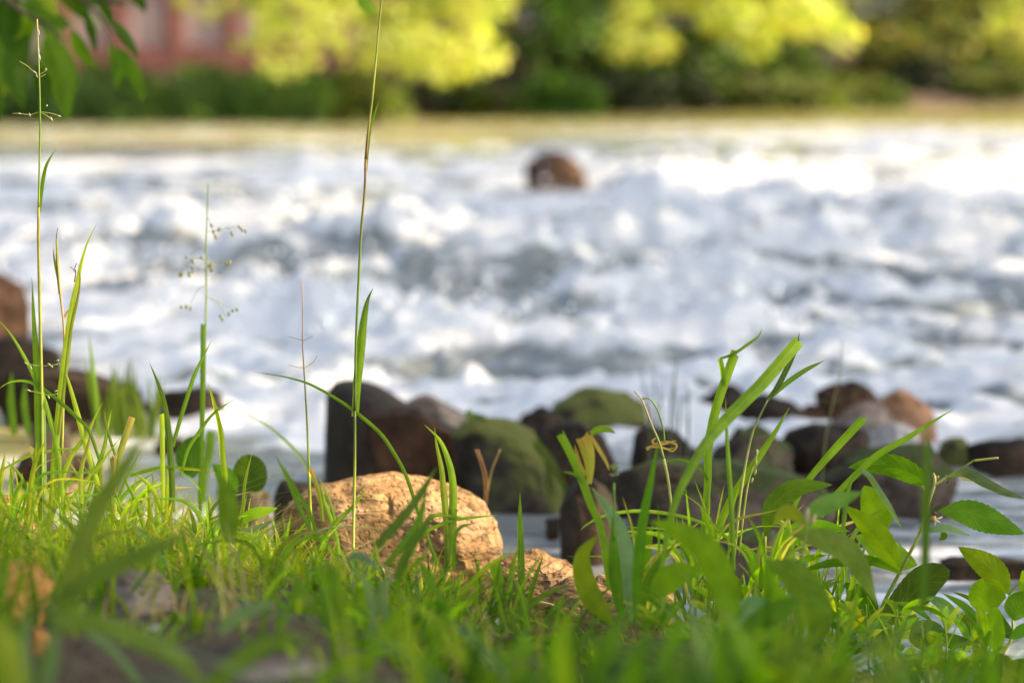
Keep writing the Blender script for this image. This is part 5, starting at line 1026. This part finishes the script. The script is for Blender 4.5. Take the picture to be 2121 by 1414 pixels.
# pebbles, litter on the soil
rs = np.random.RandomState(88); n = 900; y = rs.uniform(1.1, 2.9, n); x = rs.uniform(-.34, .34, n)*y; ok = y < bank_edge(x); x, y = x[ok], y[ok]
pb = blobs('gravel', np.stack([x, y, ground_z(x, y)+.001], -1), rs.uniform(.001, .003, len(x)), M['soil']); tag(pb, 'small gravel and crumbs scattered on the bank soil', 'gravel')

# longer individual tufts crossing in front of the stones
spots = [(600, 1215, 2.1), (720, 1260, 2.0), (800, 1250, 2.05), (880, 1270, 2.0), (950, 1290, 2.05), (1010, 1300, 2.0), (1080, 1330, 1.95), (1150, 1350, 2.0), (160, 1170, 2.15), (60, 1150, 2.1), (270, 1180, 2.1), (340, 1150, 2.2), (450, 1200, 2.05), (1500, 1330, 2.05), (1440, 1290, 2.15), (1580, 1250, 2.2), (1700, 1240, 2.25), (220, 1100, 2.3), (20, 1080, 2.25), (560, 1290, 1.85), (840, 1380, 1.7), (1000, 1390, 1.7), (300, 1390, 1.6), (1250, 1390, 1.75)]
tl = ['at the left foot of the ochre boulder', 'in front of the ochre boulder left of the leafy clump', 'in front of the ochre boulder right of the leafy clump', 'under the bowed pair of bright blades', 'between the bowed pair and the knobbly stone', 'at the foot of the knobbly ochre stone', 'in front of the knobbly ochre stone', 'beside the pale runner', 'above the bright orange stone', 'between the left edge and the bright orange stone', 'above the jagged grey brown stone', 'at the foot of the two upright blades', 'above the long bark brown stone', 'right of the rosette plant', 'behind the big soft leaf by the rosette plant', 'below the forked blade', 'below the long straight leaning blades', 'behind the left tussock foot', 'at the left edge behind the tussock', 'between the mauve stone and the leafy clump', 'below the leafy clump', 'below the brown twig', 'above the V of soft blades', 'beside the grey green bottom stone']
for i, ((px, py, d), lb) in enumerate(zip(spots, tl)):
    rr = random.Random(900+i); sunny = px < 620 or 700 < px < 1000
    t = thing('grass_tuft', 'tuft of crossing thin blades '+lb, 'grass', P(px, py, d))
    for k in range(rr.randint(8, 13)):
        x0 = px+rr.uniform(-45, 45); L = rr.uniform(60, 190) if i < 19 else rr.uniform(70, 150); a = rr.uniform(-1.1, 1.1); c = rr.uniform(-.5, .5)
        top = max(np.interp(px, *top_line)-75, py-L); Ly = py-top
        x1 = x0+math.sin(a)*Ly*.6; x2 = x0+math.sin(a)*Ly*1.15+c*30; y2 = py-Ly*max(.35, math.cos(a))
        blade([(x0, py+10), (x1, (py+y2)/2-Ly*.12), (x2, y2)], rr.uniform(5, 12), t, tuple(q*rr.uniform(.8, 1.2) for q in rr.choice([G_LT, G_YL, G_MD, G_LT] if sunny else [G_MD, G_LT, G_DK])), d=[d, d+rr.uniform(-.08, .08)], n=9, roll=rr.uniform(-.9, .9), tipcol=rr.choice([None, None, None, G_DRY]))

wl = [(1480, 1290, 2.15), (1545, 1300, 2.1), (1640, 1290, 2.2), (1735, 1330, 2.15), (1790, 1340, 2.1), (1865, 1340, 2.15), (1960, 1370, 2.1), (2040, 1400, 2.05), (1370, 1340, 1.9), (1430, 1380, 1.8), (1610, 1400, 1.8), (620, 1330, 1.8), (760, 1360, 1.7), (930, 1370, 1.75)]
wt = ['behind the foot of the big soft leaf', 'under the toothed arched leaf', 'beside the stem with the faded flower', 'left of the leafy plant foot', 'right below the leafy plant foot', 'between the notched leaf and the round bluish leaf', 'right of the folded upright leaves', 'at the bottom right corner', 'right of the rosette foot', 'above the grey green bottom stone', 'between bottom stone and low leafy weeds', 'left of the leafy clump foot', 'right of the leafy clump foot', 'left of the dark twig end']
for i, ((px, py, d), lb) in enumerate(zip(wl, wt)):
    rr = random.Random(1300+i); t = thing('slender_weed', 'slender weed with narrow pointed leaves '+lb, 'weed', P(px, py, d)); hh = rr.uniform(70, 120)
    stem([(px, py), (px+rr.uniform(-8, 8), py-hh*.5), (px+rr.uniform(-16, 16), py-hh)], 5, 3, t, [YG, G_LT], d=d)
    for k in range(rr.randint(8, 11)):
        f = k/10; a = rr.uniform(-1.2, 1.2); L = rr.uniform(45, 95); y0 = py-hh*f; x0 = px+rr.uniform(-5, 5); d2 = d+rr.uniform(-.07, .07)
        leaf_mesh('leaf', [P(x0, y0, d), P(x0+math.sin(a)*L*.5, y0-math.cos(a)*L*.5, (d+d2)/2), P(x0+math.sin(a)*L*1.05, y0-math.cos(a)*L*.85+rr.uniform(-5, 14), d2)], rr.uniform(9, 18)/FPX*d, t, tuple(q*rr.uniform(.8, 1.25) for q in rr.choice([G_MD, G_LT, G_LT, G_YL])), roll=rr.uniform(-.8, .8), n=9, seed=i*31+k, tip=.9, wave=.15)

ts = [(1500, 1230, 2.2), (1590, 1240, 2.1), (1680, 1230, 2.2), (1760, 1250, 2.25), (1430, 1240, 2.15), (1340, 1270, 2.1), (260, 1120, 2.2), (40, 1100, 2.15), (430, 1150, 2.15), (150, 1230, 1.9), (560, 1230, 2.0), (320, 1260, 1.85)]
tn = ['behind the arched toothed leaf', 'left of the faded flower plant', 'right of the faded flower plant', 'behind the big lower leaf of the leafy plant', 'left of the forked blade foot', 'between rosette and forked blade', 'between the left tussock and the two upright blades', 'at the far left behind the soft blades', 'left of the sunlit seedling', 'behind the widest soft diagonal blade', 'at the left foot of the ochre boulder in front', 'right of the jagged grey brown stone']
for i, ((px, py, d), lb) in enumerate(zip(ts, tn)):
    rr = random.Random(1700+i); t = thing('grass_tussock', 'loose tussock of long thin blades '+lb, 'grass', P(px, py, d))
    for k in range(rr.randint(9, 13)):
        x0 = px+rr.uniform(-30, 30); L = rr.uniform(110, 250) if px > 700 else rr.uniform(90, 210); a = rr.uniform(-1.0, 1.0); dr = rr.uniform(-.3, .9)
        x2 = x0+math.sin(a)*L*(.9+dr*.5); y2 = py-L*math.cos(a)*(1-.35*max(0, dr)*abs(a)); xm = x0+math.sin(a)*L*.35; ym = py-L*.62*math.cos(a*.6)
        blade([(x0, py+12), (xm, ym), (x2, y2)], rr.uniform(5, 12), t, tuple(q*rr.uniform(.8, 1.2) for q in rr.choice([G_LT, G_YL, G_MD, G_LT, G_PALE if rr.random() < .3 else G_MD])), d=[d, d+rr.uniform(-.1, .1)], n=11, roll=rr.uniform(-.9, .9), tipcol=rr.choice([None, None, G_DRY]))
